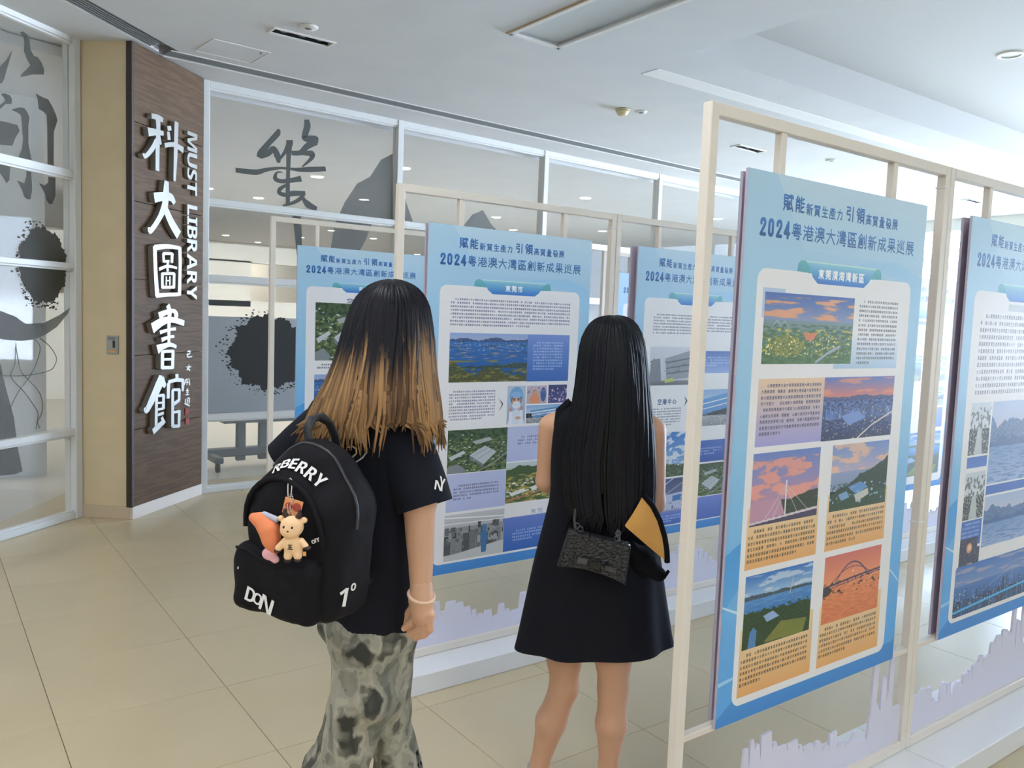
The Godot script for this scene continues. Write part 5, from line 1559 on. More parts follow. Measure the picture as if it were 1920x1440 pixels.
# long hair: an inner shell and many tapering locks laid over it, all one mesh
func long_hair(rows: Array, locks: int, seed_: int, tip_rows: Array, colour: Callable) -> ArrayMesh:
	var mb := MB.new()
	var r := RandomNumberGenerator.new()
	r.seed = seed_
	var fine := smooth_rows(rows, 4)
	var rings := oval_rings(fine, 40)
	var cols := []
	var shell := rings.slice(0, int(rings.size() * 0.9))
	for j in shell.size():
		for s in 40:
			cols.append(colour.call(float(fine[j][0]), cos(TAU * s / 40), 0.0))
	mb.loft(shell, true, true, true, cols)
	var f := ahead_dir()
	var rt := right_dir()
	var clumps := []
	for k in 46: clumps.append(r.randf_range(-0.25, PI + 0.25))
	for k in locks:
		var clump := r.randi() % clumps.size()
		var an: float = clumps[clump] + r.randfn(0.0, 0.09)
		var tone := r.randfn(0.0, 1.0)
		var start := r.randi_range(1, int(rings.size() * 0.45))
		var end_row: float = lerpf(tip_rows[0], tip_rows[1], clampf(0.5 + 0.38 * sin(clump * 2.4) + r.randfn(0.0, 0.16), 0.0, 1.0))
		var pts := []
		var radii := []
		var ys := []
		var lift := r.randf_range(-0.0015, 0.0022)
		for j in range(start, rings.size(), 2):
			var q: Array = fine[j]
			var a := at(q[1], q[0], q[3])
			var b := at(q[2], q[0], q[3])
			var c := (a + b) * 0.5
			var hw := a.distance_to(b) * 0.5 + lift
			var t := float(j) / rings.size()
			var an2: float = an + (float(clumps[clump]) - an) * t * 0.4 + 0.05 * sin(t * 6.0 + clump)
			pts.append(c + rt * cos(an2) * hw + Vector3.UP * (b.y - a.y) * 0.5 * cos(an2) - f * sin(an2) * (float(q[4]) + lift))
			ys.append(float(q[0]))
		# the free tip
		var last: Vector3 = pts[-1]
		var drop := (end_row - float(rows[-1][0])) * 0.0013
		if drop > 0.005:
			var drift := rt * cos(an) * 0.008 + rt * sin(clump * 1.7) * 0.014 + rt * r.randfn(0.0, 0.005)
			for s in range(1, 5):
				pts.append(last + Vector3.DOWN * drop * s / 4.0 + drift * s / 4.0)
				ys.append(lerpf(rows[-1][0], end_row, s / 4.0))
		var wide := r.randf_range(0.0035, 0.008)
		for j in pts.size():
			var t := float(j) / (pts.size() - 1)
			radii.append(wide * (0.35 + 0.65 * minf(1.0, t * 5.0)) * (1.0 - 0.9 * maxf(0.0, (t - 0.62) / 0.38)))
		var from := mb.v.size()
		mb.tube(pts, radii, 6, 0.45, f)
		for j in range(from, mb.v.size()):
			var row: int = mini((j - from) / 6, ys.size() - 1)
			mb.c[j] = colour.call(ys[row], cos(an), tone)
	return mb.done()


func lin(r: float, g: float, b: float) -> Color:
	return rgb8(r, g, b).srgb_to_linear()


# lettering laid on a rounded surface; x runs along `along`, y along `up`
func lay_text(mb: MB, text: String, f: Field, centre: Vector3, from_dir: Vector3, along_hint: Vector3, height: float, turn: float, weight := 700, squeeze := 1.0) -> void:
	var font := SystemFont.new()
	font.font_names = PackedStringArray(["Droid Sans"])
	font.font_weight = weight
	var t := TextMesh.new()
	t.font = font
	t.text = text
	t.font_size = 64
	t.pixel_size = 0.01
	t.depth = 0.0
	t.curve_step = 1.5
	var bb := t.get_aabb()
	var hit := f.meet(centre - from_dir * 0.3, from_dir, 0.8)
	var n := (f.grad(hit) - from_dir * 0.8).normalized()
	var along := (along_hint - n * along_hint.dot(n)).normalized()
	var up := n.cross(along).normalized()
	along = along.rotated(n, -turn)
	up = up.rotated(n, -turn)
	var k := height / bb.size.y
	var a := t.get_mesh_arrays()
	var vs: PackedVector3Array = a[Mesh.ARRAY_VERTEX]
	var ix: PackedInt32Array = a[Mesh.ARRAY_INDEX] if a[Mesh.ARRAY_INDEX] != null else PackedInt32Array(range(vs.size()))
	var base := mb.v.size()
	for p in vs:
		var q := hit + along * (p.x - bb.get_center().x) * k * squeeze + up * (p.y - bb.get_center().y) * k
		var s := f.meet(q + n * 0.05, -n, 0.2)
		if s.distance_to(q) > 0.06: s = q
		mb.v.append(s + n * 0.0034)
		mb.n.append(n)
		mb.uv.append(Vector2.ZERO)
		mb.c.append(Color.WHITE)
	for j in range(0, ix.size(), 3):
		var p0 := mb.v[base + ix[j]]
		if (mb.v[base + ix[j + 1]] - p0).cross(mb.v[base + ix[j + 2]] - p0).dot(n) > 0.0: mb.i.append_array([base + ix[j], base + ix[j + 2], base + ix[j + 1]])
		else: mb.i.append_array([base + ix[j], base + ix[j + 1], base + ix[j + 2]])


# a line drawn on a rounded surface through seen points
func lay_line(mb: MB, f: Field, pixels: Array, ahead: float, r: float) -> void:
	var pts := []
	for p in pixels:
		var q := at(p[0], p[1], ahead)
		var d := (q - EYE).normalized()
		pts.append(f.meet(q - d * 0.3, d, 0.8) - d * 0.0008)
	mb.tube(pts, [r], 6, 1.0)


func build_people() -> void:
	M.skin = paint(rgb8(212, 164, 132), 0.5)
	M.skin.subsurf_scatter_enabled = true
	M.skin.subsurf_scatter_strength = 0.08
	M.hair = paint(Color.WHITE, 0.42, 0.0, 0.3)
	M.hair.vertex_color_use_as_albedo = true
	M.tee = paint(rgb8(25, 27, 36), 0.85, 0.0, 0.3)
	M.tee.rim_enabled = true
	M.tee.rim = 0.1
	M.dress = paint(rgb8(20, 21, 28), 0.8, 0.0, 0.3)
	M.dress.rim_enabled = true
	M.dress.rim = 0.08
	M.pack = triplanar(paint(Color.WHITE, 0.75, 0.0, 0.25), noise_tex(128, 0.2, [rgb8(24, 23, 27), rgb8(31, 30, 34)], 61), Vector3(6, 6, 6))
	M.print = paint(rgb8(238, 236, 234), 0.6)
	M.camo = triplanar(paint(Color.WHITE, 0.85), noise_tex(512, 0.011, [rgb8(116, 118, 108), rgb8(160, 156, 142), rgb8(176, 172, 156), rgb8(136, 134, 120), rgb8(58, 59, 54)], 77, [0.0, 0.34, 0.48, 0.58, 0.63], true, 4), Vector3(1.5, 0.9, 1.5), true)
	build_first_person()
	build_second_person()


func build_first_person() -> void:
	var f := ahead_dir()
	var rt := right_dir()
	var p := thing("person", "woman with ombre hair in a black T-shirt and camouflage trousers, leaning towards the boards", "person")
	var face := (f * 0.86 + rt * 0.35 - Vector3.UP * 0.16).normalized()
	var up := (Vector3.UP - face * Vector3.UP.dot(face)).normalized()
	var head := at(732, 612, 1.92)
	# skin: one body with finer grids for head and hands
	var body := Field.new()
	body.cap(at(728, 690, 1.93), at(705, 765, 1.92), 0.05, 0.06, 0.03)
	body.cap(at(650, 800, 1.93), at(740, 800, 1.90), 0.05, 0.05, 0.04)
	body.cap(at(690, 830, 1.93), at(692, 1120, 1.93), 0.072, 0.076, 0.05)
	body.chain([at(748, 800, 1.87), at(786, 935, 1.81), at(790, 1112, 1.78)], [0.042, 0.0375, 0.0245], 0.015)
	body.chain([at(620, 800, 1.93), at(560, 905, 2.0), at(640, 985, 2.16)], [0.042, 0.036, 0.024], 0.015)
	body.chain([at(688, 1150, 1.92), at(690, 1300, 1.92), at(645, 1440, 1.95), at(615, 1760, 2.02)], [0.06, 0.045, 0.04, 0.03], 0.03)
	body.chain([at(716, 1150, 1.95), at(730, 1330, 1.99), at(752, 1460, 2.02), at(770, 1740, 2.1)], [0.055, 0.028, 0.032, 0.03], 0.03)
	var skin := MB.new()
	body.into(skin, 0.011)
	var hf := Field.new()
	add_head(hf, head, face, up)
	hf.into(skin, 0.006)
	var hand := Field.new()
	hand.chain([at(790, 1100, 1.78), at(791, 1122, 1.775), at(796, 1152, 1.77)], [0.0255, 0.024, 0.024], 0.012)
	hand.cap(at(784, 1126, 1.78), at(786, 1152, 1.78), 0.02, 0.018, 0.012)
	hand.chain([at(783, 1150, 1.785), at(771, 1168, 1.79), at(758, 1178, 1.80)], [0.0105, 0.0095, 0.0075], 0.005)
	hand.chain([at(791, 1155, 1.775), at(785, 1182, 1.78), at(768, 1189, 1.79)], [0.0105, 0.0095, 0.0075], 0.005)
	hand.chain([at(798, 1156, 1.766), at(796, 1186, 1.77), at(779, 1197, 1.782)], [0.0103, 0.0092, 0.0072], 0.005)
	hand.chain([at(805, 1153, 1.757), at(806, 1180, 1.76), at(793, 1193, 1.772)], [0.0095, 0.0082, 0.0066], 0.005)
	hand.chain([at(781, 1128, 1.795), at(769, 1150, 1.81), at(763, 1170, 1.815)], [0.0125, 0.0105, 0.0085], 0.008)
	hand.into(skin, 0.0036)
	var left_hand := Field.new()
	add_hand(left_hand, at(642, 985, 2.165), (f * 0.8 + rt * 0.6).normalized(), Vector3.UP, rt, 0.92)
	left_hand.into(skin, 0.004)
	var whole := part("body", skin.done(), M.skin, p)
	face_details(head, face, up, whole)
	# T-shirt
	var tee := Field.new()
	tee.cap(at(652, 805, 1.91), at(668, 1150, 1.93), 0.082, 0.084, 0.05)
	tee.cap(at(722, 805, 1.89), at(712, 1155, 1.90), 0.084, 0.086, 0.05)
	tee.cap(at(690, 850, 1.97), at(692, 1150, 1.98), 0.08, 0.085, 0.05)
	tee.cap(at(618, 790, 1.93), at(752, 792, 1.88), 0.052, 0.055, 0.05)
	tee.cap(at(705, 752, 1.92), at(700, 800, 1.91), 0.062, 0.085, 0.05)
	tee.wrinkle = cloth_noise(5, 4.2)
	tee.wrinkle_amp = 0.018
	tee.wrinkle_scale = Vector3(1.0, 0.55, 1.0)
	tee.cut_below = at(690, 1172, 1.90).y
	var shirt := part("t_shirt", tee.into(MB.new(), 0.0085).done(), M.tee, p)
	var sl := MB.new()
	var seam := [[735, 790, 1.87, 0.068], [756, 830, 1.855, 0.068], [773, 872, 1.84, 0.066], [787, 912, 1.825, 0.0645], [798, 950, 1.815, 0.063]]
	sl.loft(sleeve_rings(seam, 3.0), true, false)
	var seam2 := [[640, 790, 1.92, 0.066], [600, 808, 1.925, 0.062], [566, 834, 1.935, 0.056], [532, 862, 1.945, 0.05]]
	var right_sleeve := part("sleeve", sl.done(), M.tee, p)
	part("sleeve", MB.new().loft(sleeve_rings(seam2, 1.0), true, false).done(), M.tee, p)
	# prints on the shirt
	var sleeve_field := Field.new()
	sleeve_field.chain([at(735, 790, 1.87), at(773, 872, 1.84), at(798, 950, 1.815)], [0.068, 0.066, 0.063], 0.02)
	var ny := MB.new()
	var look := (at(824, 908, 1.8) - EYE).normalized()
	lay_text(ny, "N", sleeve_field, at(822, 911, 1.82), look, rt, 0.021, 0.12, 700, 1.15)
	lay_text(ny, "Y", sleeve_field, at(828, 906, 1.82), look, rt, 0.027, 0.2, 700, 0.9)
	part("sleeve_emblem", ny.done(), M.print, right_sleeve, Vector3.ZERO, "white interlaced letters embroidered on the sleeve")
	var mark := MB.new()
	lay_line(mark, tee, [[648, 822], [662, 820], [676, 825], [686, 836], [687, 848], [680, 858], [668, 866], [658, 869]], 1.9, 0.0016)
	part("shirt_print", mark.done(), M.print, shirt, Vector3.ZERO, "white curved outline printed on the shirt back")
	var mark2 := MB.new()
	lay_line(mark2, tee, [[652, 838], [662, 837], [668, 842], [668, 850], [660, 858], [652, 860]], 1.9, 0.0022)
	part("shirt_print", mark2.done(), paint(rgb8(226, 210, 170), 0.6), shirt, Vector3.ZERO, "cream curve printed on the shirt back")
	# trousers
	var tr := Field.new()
	tr.cap(at(672, 1165, 1.93), at(718, 1165, 1.92), 0.088, 0.088, 0.05)
	tr.chain([at(684, 1190, 1.91), at(682, 1300, 1.91), at(630, 1450, 1.94), at(600, 1740, 2.02)], [0.09, 0.072, 0.076, 0.092], 0.03)
	tr.chain([at(722, 1190, 1.95), at(728, 1330, 1.99), at(752, 1455, 2.02), at(768, 1720, 2.1)], [0.078, 0.05, 0.056, 0.08], 0.03)
	tr.wrinkle = cloth_noise(9, 7.0)
	tr.wrinkle_amp = 0.02
	tr.wrinkle_scale = Vector3(1.3, 0.45, 1.3)
	tr.cut_below = 0.05
	tr.cut_above = at(690, 1120, 1.90).y
	part("trousers", tr.into(MB.new(), 0.0095).done(), M.camo, p)
	for q in [[600, 1760, 2.02], [768, 1740, 2.1]]:
		var ankle := at(q[0], q[1], q[2])
		var shoe := Field.new()
		shoe.cap(Vector3(ankle.x, 0.045, ankle.z) - f * 0.04, Vector3(ankle.x, 0.04, ankle.z) + f * 0.16, 0.042, 0.04, 0.02)
		shoe.cap(Vector3(ankle.x, 0.05, ankle.z), Vector3(ankle.x, 0.1, ankle.z), 0.042, 0.04, 0.02)
		shoe.cut_below = 0.002
		part("shoe", shoe.into(MB.new(), 0.01).done(), paint(rgb8(230, 228, 224), 0.5), p)
	# hair: black at the roots, honey blonde below
	var rows := [[524, 733, 739, 1.92, 0.004], [530, 712, 759, 1.92, 0.045], [543, 690, 780, 1.92, 0.075], [568, 669, 797, 1.92, 0.098], [608, 653, 805, 1.915, 0.108], [650, 641, 809, 1.90, 0.105], [692, 626, 812, 1.875, 0.095], [732, 607, 817, 1.845, 0.078], [762, 590, 822, 1.825, 0.062], [790, 574, 826, 1.812, 0.05]]
	var dark := lin(26, 25, 30)
	var blonde := lin(164, 126, 84)
	var brown := lin(84, 62, 43)
	var tint := func(y: float, side: float, tone: float) -> Color:
		var line := 668.0 - 22.0 * side + 16.0 * tone + 26.0 * exp(-pow((side - 0.15) * 3.0, 2.0))
		var t := smoothstep(line - 26.0, line + 30.0, y)
		var light := blonde.lerp(brown, clampf(0.35 + 0.38 * tone + 0.5 * exp(-pow((side - 0.35) * 4.0, 2.0)), 0.0, 1.0))
		return dark.lerp(light, t)
	part("hair", long_hair(rows, 620, 31, [775, 846], tint), M.hair, p, Vector3.ZERO, "long hair, black at the roots turning honey blonde")
	# hair tie worn on the wrist
	var tie := solid("wrist_hair_tie", MB.new().loft(ring_torus(at(790, 1116, 1.778), (rt * 0.97 + Vector3.UP * -0.14).normalized(), (f + Vector3.UP * 0.25).normalized(), 0.0285, 0.0042)).done(), paint(rgb8(238, 204, 178), 0.6), "peach coloured hair tie worn on the right wrist", "hair tie")
	tie.set_meta("label", "peach coloured hair tie round the wrist of the backpack wearer")
	build_backpack()


# closed rings of a torus about a centre
func ring_torus(c: Vector3, x: Vector3, z: Vector3, big: float, small: float) -> Array:
	var n := x.cross(z).normalized()
	var rings := []
	for s in 29:
		var a := TAU * s / 28
		var d := x * cos(a) + z * sin(a)
		var ring := PackedVector3Array()
		for e in 10:
			var b := TAU * e / 10
			ring.append(c + d * (big + cos(b) * small) + n * sin(b) * small)
		rings.append(ring)
	return rings


func sleeve_rings(seam: Array, folds: float) -> Array:
	var rings := []
	for j in seam.size():
		var q: Array = seam[j]
		var a := at(seam[maxi(0, j - 1)][0], seam[maxi(0, j - 1)][1], seam[maxi(0, j - 1)][2])
		var b := at(seam[mini(j + 1, seam.size() - 1)][0], seam[mini(j + 1, seam.size() - 1)][1], seam[mini(j + 1, seam.size() - 1)][2])
		var d := (b - a).normalized()
		var x := d.cross(ahead_dir()).normalized()
		var y := x.cross(d).normalized()
		var ring := PackedVector3Array()
		for s in 28:
			var an := TAU * s / 28
			ring.append(at(q[0], q[1], q[2]) + (x * cos(an) + y * sin(an) * 0.92) * float(q[3]) * (1.0 + 0.03 * sin(an * 3.0 + folds + j * 0.7)))
		rings.append(ring)
	return rings


func build_backpack() -> void:
	var f := ahead_dir()
	var rt := right_dir()
	var bz := (-f * cos(deg_to_rad(28)) - rt * sin(deg_to_rad(28))).normalized()
	var by := (Vector3.UP + rt * 0.07).normalized()
	var bx := by.cross(bz).normalized()
	by = bz.cross(bx).normalized()
	var b := Basis(bx, by, bz)
	var c := at(583, 1000, 1.70)
	var bag := thing("backpack", "black backpack with white lettering hanging from the woman's shoulder", "backpack")
	var main := Field.new()
	main.box(c + b * Vector3(0, -0.028, 0), Vector3(0.125, 0.138, 0.075), b, 0.05, 0.05)
	main.ell(c + b * Vector3(0.004, 0.06, -0.005), Vector3(0.122, 0.142, 0.08), b, 0.05)
	main.wrinkle = cloth_noise(13, 7.0)
	main.wrinkle_amp = 0.007
	var mc := part("main_compartment", main.into(MB.new(), 0.006).done(), M.pack, bag)
	var front := Field.new()
	front.ell(c + b * Vector3(-0.012, 0.025, 0.062), Vector3(0.1, 0.125, 0.036), b, 0.02)
	front.wrinkle = cloth_noise(14, 8.0)
	front.wrinkle_amp = 0.006
	var fc := part("front_compartment", front.into(MB.new(), 0.006).done(), M.pack, bag)
	var pocket := Field.new()
	pocket.box(c + b * Vector3(-0.012, -0.09, 0.076), Vector3(0.112, 0.074, 0.03), b, 0.03, 0.02)
	pocket.wrinkle = cloth_noise(15, 8.0)
	pocket.wrinkle_amp = 0.009
	var pk := part("front_pocket", pocket.into(MB.new(), 0.006).done(), M.pack, bag)
	# the flap edge that arches over the front
	var all := Field.new()
	all.prims = main.prims + front.prims + pocket.prims
	var flap := MB.new()
	var arc := []
	for s in 17:
		var a := lerpf(PI * 1.02, -0.02 * PI, s / 16.0)
		var q := c + b * Vector3(-0.008 + cos(a) * 0.106, 0.015 + sin(a) * 0.115, 0.2)
		arc.append(all.meet(q, -bz, 0.4) + bz * 0.003)
	flap.tube(arc, [0.006], 8)
	part("flap_edge", flap.done(), M.pack, bag)
	var zip := MB.new()
	var arc2 := []
	for s in 17:
		var a := lerpf(PI * 0.8, -0.02 * PI, s / 16.0)
		var q := c + b * Vector3(0.004 + cos(a) * 0.124, 0.05 + sin(a) * 0.136, 0.02)
		arc2.append(main.meet(q + (q - c).normalized() * 0.1, -(q - c).normalized(), 0.3))
	zip.tube(arc2, [0.0035], 6)
	part("zip_piping", zip.done(), paint(rgb8(52, 52, 56), 0.4), mc)
	# pocket seam
	var seam := MB.new()
	var arc3 := []
	for s in 11:
		var q := c + b * Vector3(lerpf(-0.118, 0.096, s / 10.0), -0.035 + 0.006 * sin(s * 0.9), 0.2)
		arc3.append(all.meet(q, -bz, 0.4))
	seam.tube(arc3, [0.003], 6)
	part("pocket_seam", seam.done(), M.pack, pk)
	# carrying loop and shoulder straps
	var leather := paint(rgb8(32, 32, 36), 0.35)
	var loop := MB.new()
	loop.tube([at(580, 832, 1.70), at(576, 806, 1.70), at(584, 786, 1.71), at(602, 781, 1.72), at(618, 794, 1.73), at(628, 818, 1.735), at(632, 838, 1.735)], [0.012], 10, 0.3, bz)
	part("handle", loop.done(), leather, bag)
	var strap := MB.new()
	strap.tube([at(630, 850, 1.76), at(630, 815, 1.78), at(630, 788, 1.84), at(628, 772, 1.92), at(626, 800, 2.03), at(630, 900, 2.08)], [0.02], 10, 0.14, Vector3.UP)
	part("strap", strap.done(), leather, bag)
	var strap2 := MB.new()
	strap2.tube([at(668, 1110, 1.74), at(686, 1088, 1.78), at(684, 1060, 1.86), at(640, 960, 2.06)], [0.015], 8, 0.18, Vector3.UP)
	part("strap", strap2.done(), leather, bag)
	# white lettering
	var look := (at(583, 1000, 1.6) - EYE).normalized()
	var letters := [["R", 519, 874, -0.12], ["B", 535, 868, 0.02], ["E", 551, 869, 0.2], ["R", 567, 877, 0.4], ["R", 584, 889, 0.55], ["Y", 600, 902, 0.66]]
	for q in letters:
		var mb := MB.new()
		lay_text(mb, q[0], all, at(q[1], q[2], 1.62), look, rt, 0.0265, q[3], 700, 1.05)
		part("letter", mb.done(), M.print, mc)
	for q in [["D", 470, 1116, 0.3, 0.03], ["O", 484, 1123, 0.34, 0.024], ["N", 501, 1133, 0.38, 0.034], ["1", 642, 1119, 0.12, 0.038], ["o", 662, 1101, 0.1, 0.016], ["o", 588, 1015, -0.2, 0.008], ["n", 594, 1012, -0.25, 0.008], ["s", 599, 1010, -0.25, 0.008], ["e", 604, 1008, -0.3, 0.008]]:
		var mb := MB.new()
		lay_text(mb, q[0], all, at(q[1], q[2], 1.62), look, rt, q[4], q[3], 700, 1.1)
		part("letter", mb.done(), M.print, pk if q[0] in ["D", "O", "N"] else (fc if q[4] < 0.01 else mc))
	# zip pull at the left corner
	var hit := all.meet(at(452, 1040, 1.4), (at(452, 1040, 1.4) - EYE).normalized(), 0.6)
	var pull := MB.new()
	pull.tube([at(456, 1040, 1.66), at(452, 1052, 1.655), at(448, 1066, 1.655)], [0.003, 0.0035, 0.004], 8)
	part("zip_pull", pull.done(), paint(rgb8(220, 214, 196), 0.3, 0.7), pk)
	build_charms(all, b, look)


func build_charms(bag: Field, b: Basis, look: Vector3) -> void:
	var spot := func(x: float, y: float, off: float) -> Vector3:
		var q := at(x, y, 1.4)
		return bag.meet(q, (q - EYE).normalized(), 0.7) - look * off
	var rt := right_dir()
	# toy animal
	var peach := paint(rgb8(248, 206, 158), 0.8)
	var toy := thing("plush_charm", "small peach plush animal with horns hanging on the backpack", "plush toy", spot.call(548, 1000, 0.034))
	toy.basis = Basis(rt, Vector3.UP, -ahead_dir()) * Basis(Vector3.UP, -0.15)
	var s := 0.00105
	var tf := Field.new()
	tf.ell(Vector3(0, 13 * s, 0), Vector3(22, 20, 17) * s, Basis.IDENTITY, 0.004)
	tf.ell(Vector3(-1 * s, 5 * s, 7 * s), Vector3(18, 12, 12) * s, Basis.IDENTITY, 0.006)
	for e in [-1.0, 1.0]: tf.ell(Vector3(e * 22 * s, 26 * s, -2 * s), Vector3(7, 6, 4) * s, Basis.IDENTITY, 0.003)
	tf.ell(Vector3(4 * s, -22 * s, 0), Vector3(18, 17, 14) * s, Basis.IDENTITY, 0.006)
	tf.cap(Vector3(-12 * s, -14 * s, 3 * s), Vector3(-23 * s, -28 * s, 6 * s), 6 * s, 6.5 * s, 0.005)
	tf.cap(Vector3(20 * s, -12 * s, 3 * s), Vector3(30 * s, -20 * s, 6 * s), 6 * s, 5.5 * s, 0.005)
	tf.cap(Vector3(-5 * s, -34 * s, 2 * s), Vector3(-5 * s, -42 * s, 4 * s), 8 * s, 8 * s, 0.005)
	tf.cap(Vector3(14 * s, -34 * s, 2 * s), Vector3(14 * s, -40 * s, 4 * s), 8 * s, 8 * s, 0.005)
	var tb := part("toy_body", tf.into(MB.new(), 0.0016).done(), peach, toy)
	var hoof := paint(rgb8(60, 42, 36), 0.7)
	for q in [[-5, -50, 5], [14, -48, 5], [-25, -33, 6], [33, -23, 6]]:
		part("hoof", Field.new().ell(Vector3(q[0], q[1], q[2]) * s, Vector3(7, 4, 7) * s, Basis.IDENTITY).into(MB.new(), 0.0016).done(), hoof, tb)
	for e in [-1.0, 1.0]:
		part("horn", MB.new().tube([Vector3(e * 10 * s, 30 * s, 0), Vector3(e * 15 * s, 37 * s, 0), Vector3(e * 14 * s, 45 * s, 0)], [5 * s, 5 * s, 3 * s], 8).done(), hoof, tb)
		part("eye", Field.new().ell(Vector3(e * 8 * s - 1 * s, 15 * s, 16.5 * s), Vector3(2.2, 2.6, 2) * s, Basis.IDENTITY).into(MB.new(), 0.0008).done(), hoof, tb)
	part("nose", Field.new().ell(Vector3(0, 8 * s, 19 * s), Vector3(2.4, 1.6, 1.4) * s, Basis.IDENTITY).into(MB.new(), 0.0008).done(), hoof, tb)
	var w := MB.new()
	for q in [[-4, -18, 4, -18], [-3.4, -22, 3.6, -22], [-4.6, -26, 5, -26], [0, -18, 0, -26]]:
		w.tube([Vector3((q[0] + 3) * s, q[1] * s, 14.6 * s), Vector3((q[2] + 3) * s, q[3] * s, 14.6 * s)], [0.8 * s], 6)
	part("belly_mark", w.done(), hoof, tb, Vector3.ZERO, "dark stitched three-bar character on the belly")
	part("side_label", boxm(Vector3(6, 8, 1.5) * s, 0.0, Vector3(26, -36, 2) * s), paint(rgb8(232, 170, 96), 0.7), tb)
	# orange plush tail shape with a grey crown
	var plush := thing("plush_charm", "orange plush prawn-like charm hanging left of the peach animal", "plush toy", spot.call(505, 998, 0.032))
	plush.basis = toy.basis
	var of := Field.new()
	of.chain([Vector3(-30, 26, 0) * s, Vector3(-14, 22, 2) * s, Vector3(2, 6, 3) * s, Vector3(8, -14, 3) * s, Vector3(14, -30, 2) * s], [9 * s, 13 * s, 17 * s, 15 * s, 10 * s], 0.012)
	part("tail", of.into(MB.new(), 0.0018).done(), paint(rgb8(240, 142, 96), 0.85), plush)
	part("crown", Field.new().cap(Vector3(-8, 34, 2) * s, Vector3(16, 26, 2) * s, 6 * s, 6 * s).into(MB.new(), 0.0018).done(), paint(rgb8(186, 190, 204), 0.8), plush)
	var pf := Field.new()
	pf.ell(Vector3(4, -40, 4) * s, Vector3(14, 12, 10) * s, Basis.IDENTITY, 0.006)
	pf.ell(Vector3(16, -50, 4) * s, Vector3(8, 7, 7) * s, Basis.IDENTITY, 0.006)
	part("pink_foot", pf.into(MB.new(), 0.0018).done(), paint(rgb8(240, 182, 186), 0.85), plush)
	# metal loop, bead chain and card tag that carry the charms
	var key := thing("charm_chain", "metal loop with bead chain carrying the plush charms", "key chain", Vector3.ZERO)
	var metal := paint(rgb8(206, 196, 186), 0.3, 0.7)
	var lp := MB.new()
	lp.tube([spot.call(540, 934, 0.006), spot.call(540, 915, 0.006), spot.call(541, 900, 0.006), spot.call(545, 897, 0.007), spot.call(548, 902, 0.006), spot.call(547, 918, 0.006), spot.call(545, 934, 0.008)], [0.0014], 8)
	part("loop", lp.done(), metal, key)
	var bead := MB.new().lathe([[0.0, -0.0018], [0.0013, -0.0013], [0.0018, 0.0], [0.0013, 0.0013], [0.0, 0.0018]], Vector3.ZERO, 8).done()
	for k in 12:
		part("bead", bead, metal, key, spot.call(541 + sin(k * 0.8) * 2.0, 928 + k * 3.6, 0.012))
		part("bead", bead, metal, key, spot.call(547 + sin(k * 0.7) * 2.5, 928 + k * 3.6, 0.013))
	var tagc: Vector3 = spot.call(549, 951, 0.008)
	var card := thing("card_tag", "small orange printed card tag behind the bead chain", "tag", tagc)
	card.basis = toy.basis * Basis(Vector3.BACK, -0.22)
	var sheet := part("card", boxm(Vector3(0.038, 0.032, 0.0015)), paint(rgb8(238, 164, 104), 0.6), card)
	for q in [[-0.008, 0.0, 0.008], [0.009, 0.002, 0.009]]:
		var o := part("printed_spot", MB.new().lathe([[0.0, 0.0], [q[2], 0.0], [q[2], 0.0006], [0.0, 0.0006]], Vector3.ZERO, 14).done(), paint(rgb8(178, 74, 56), 0.6), sheet, Vector3(q[0], q[1], 0.0006))
		o.rotation_degrees.x = 90


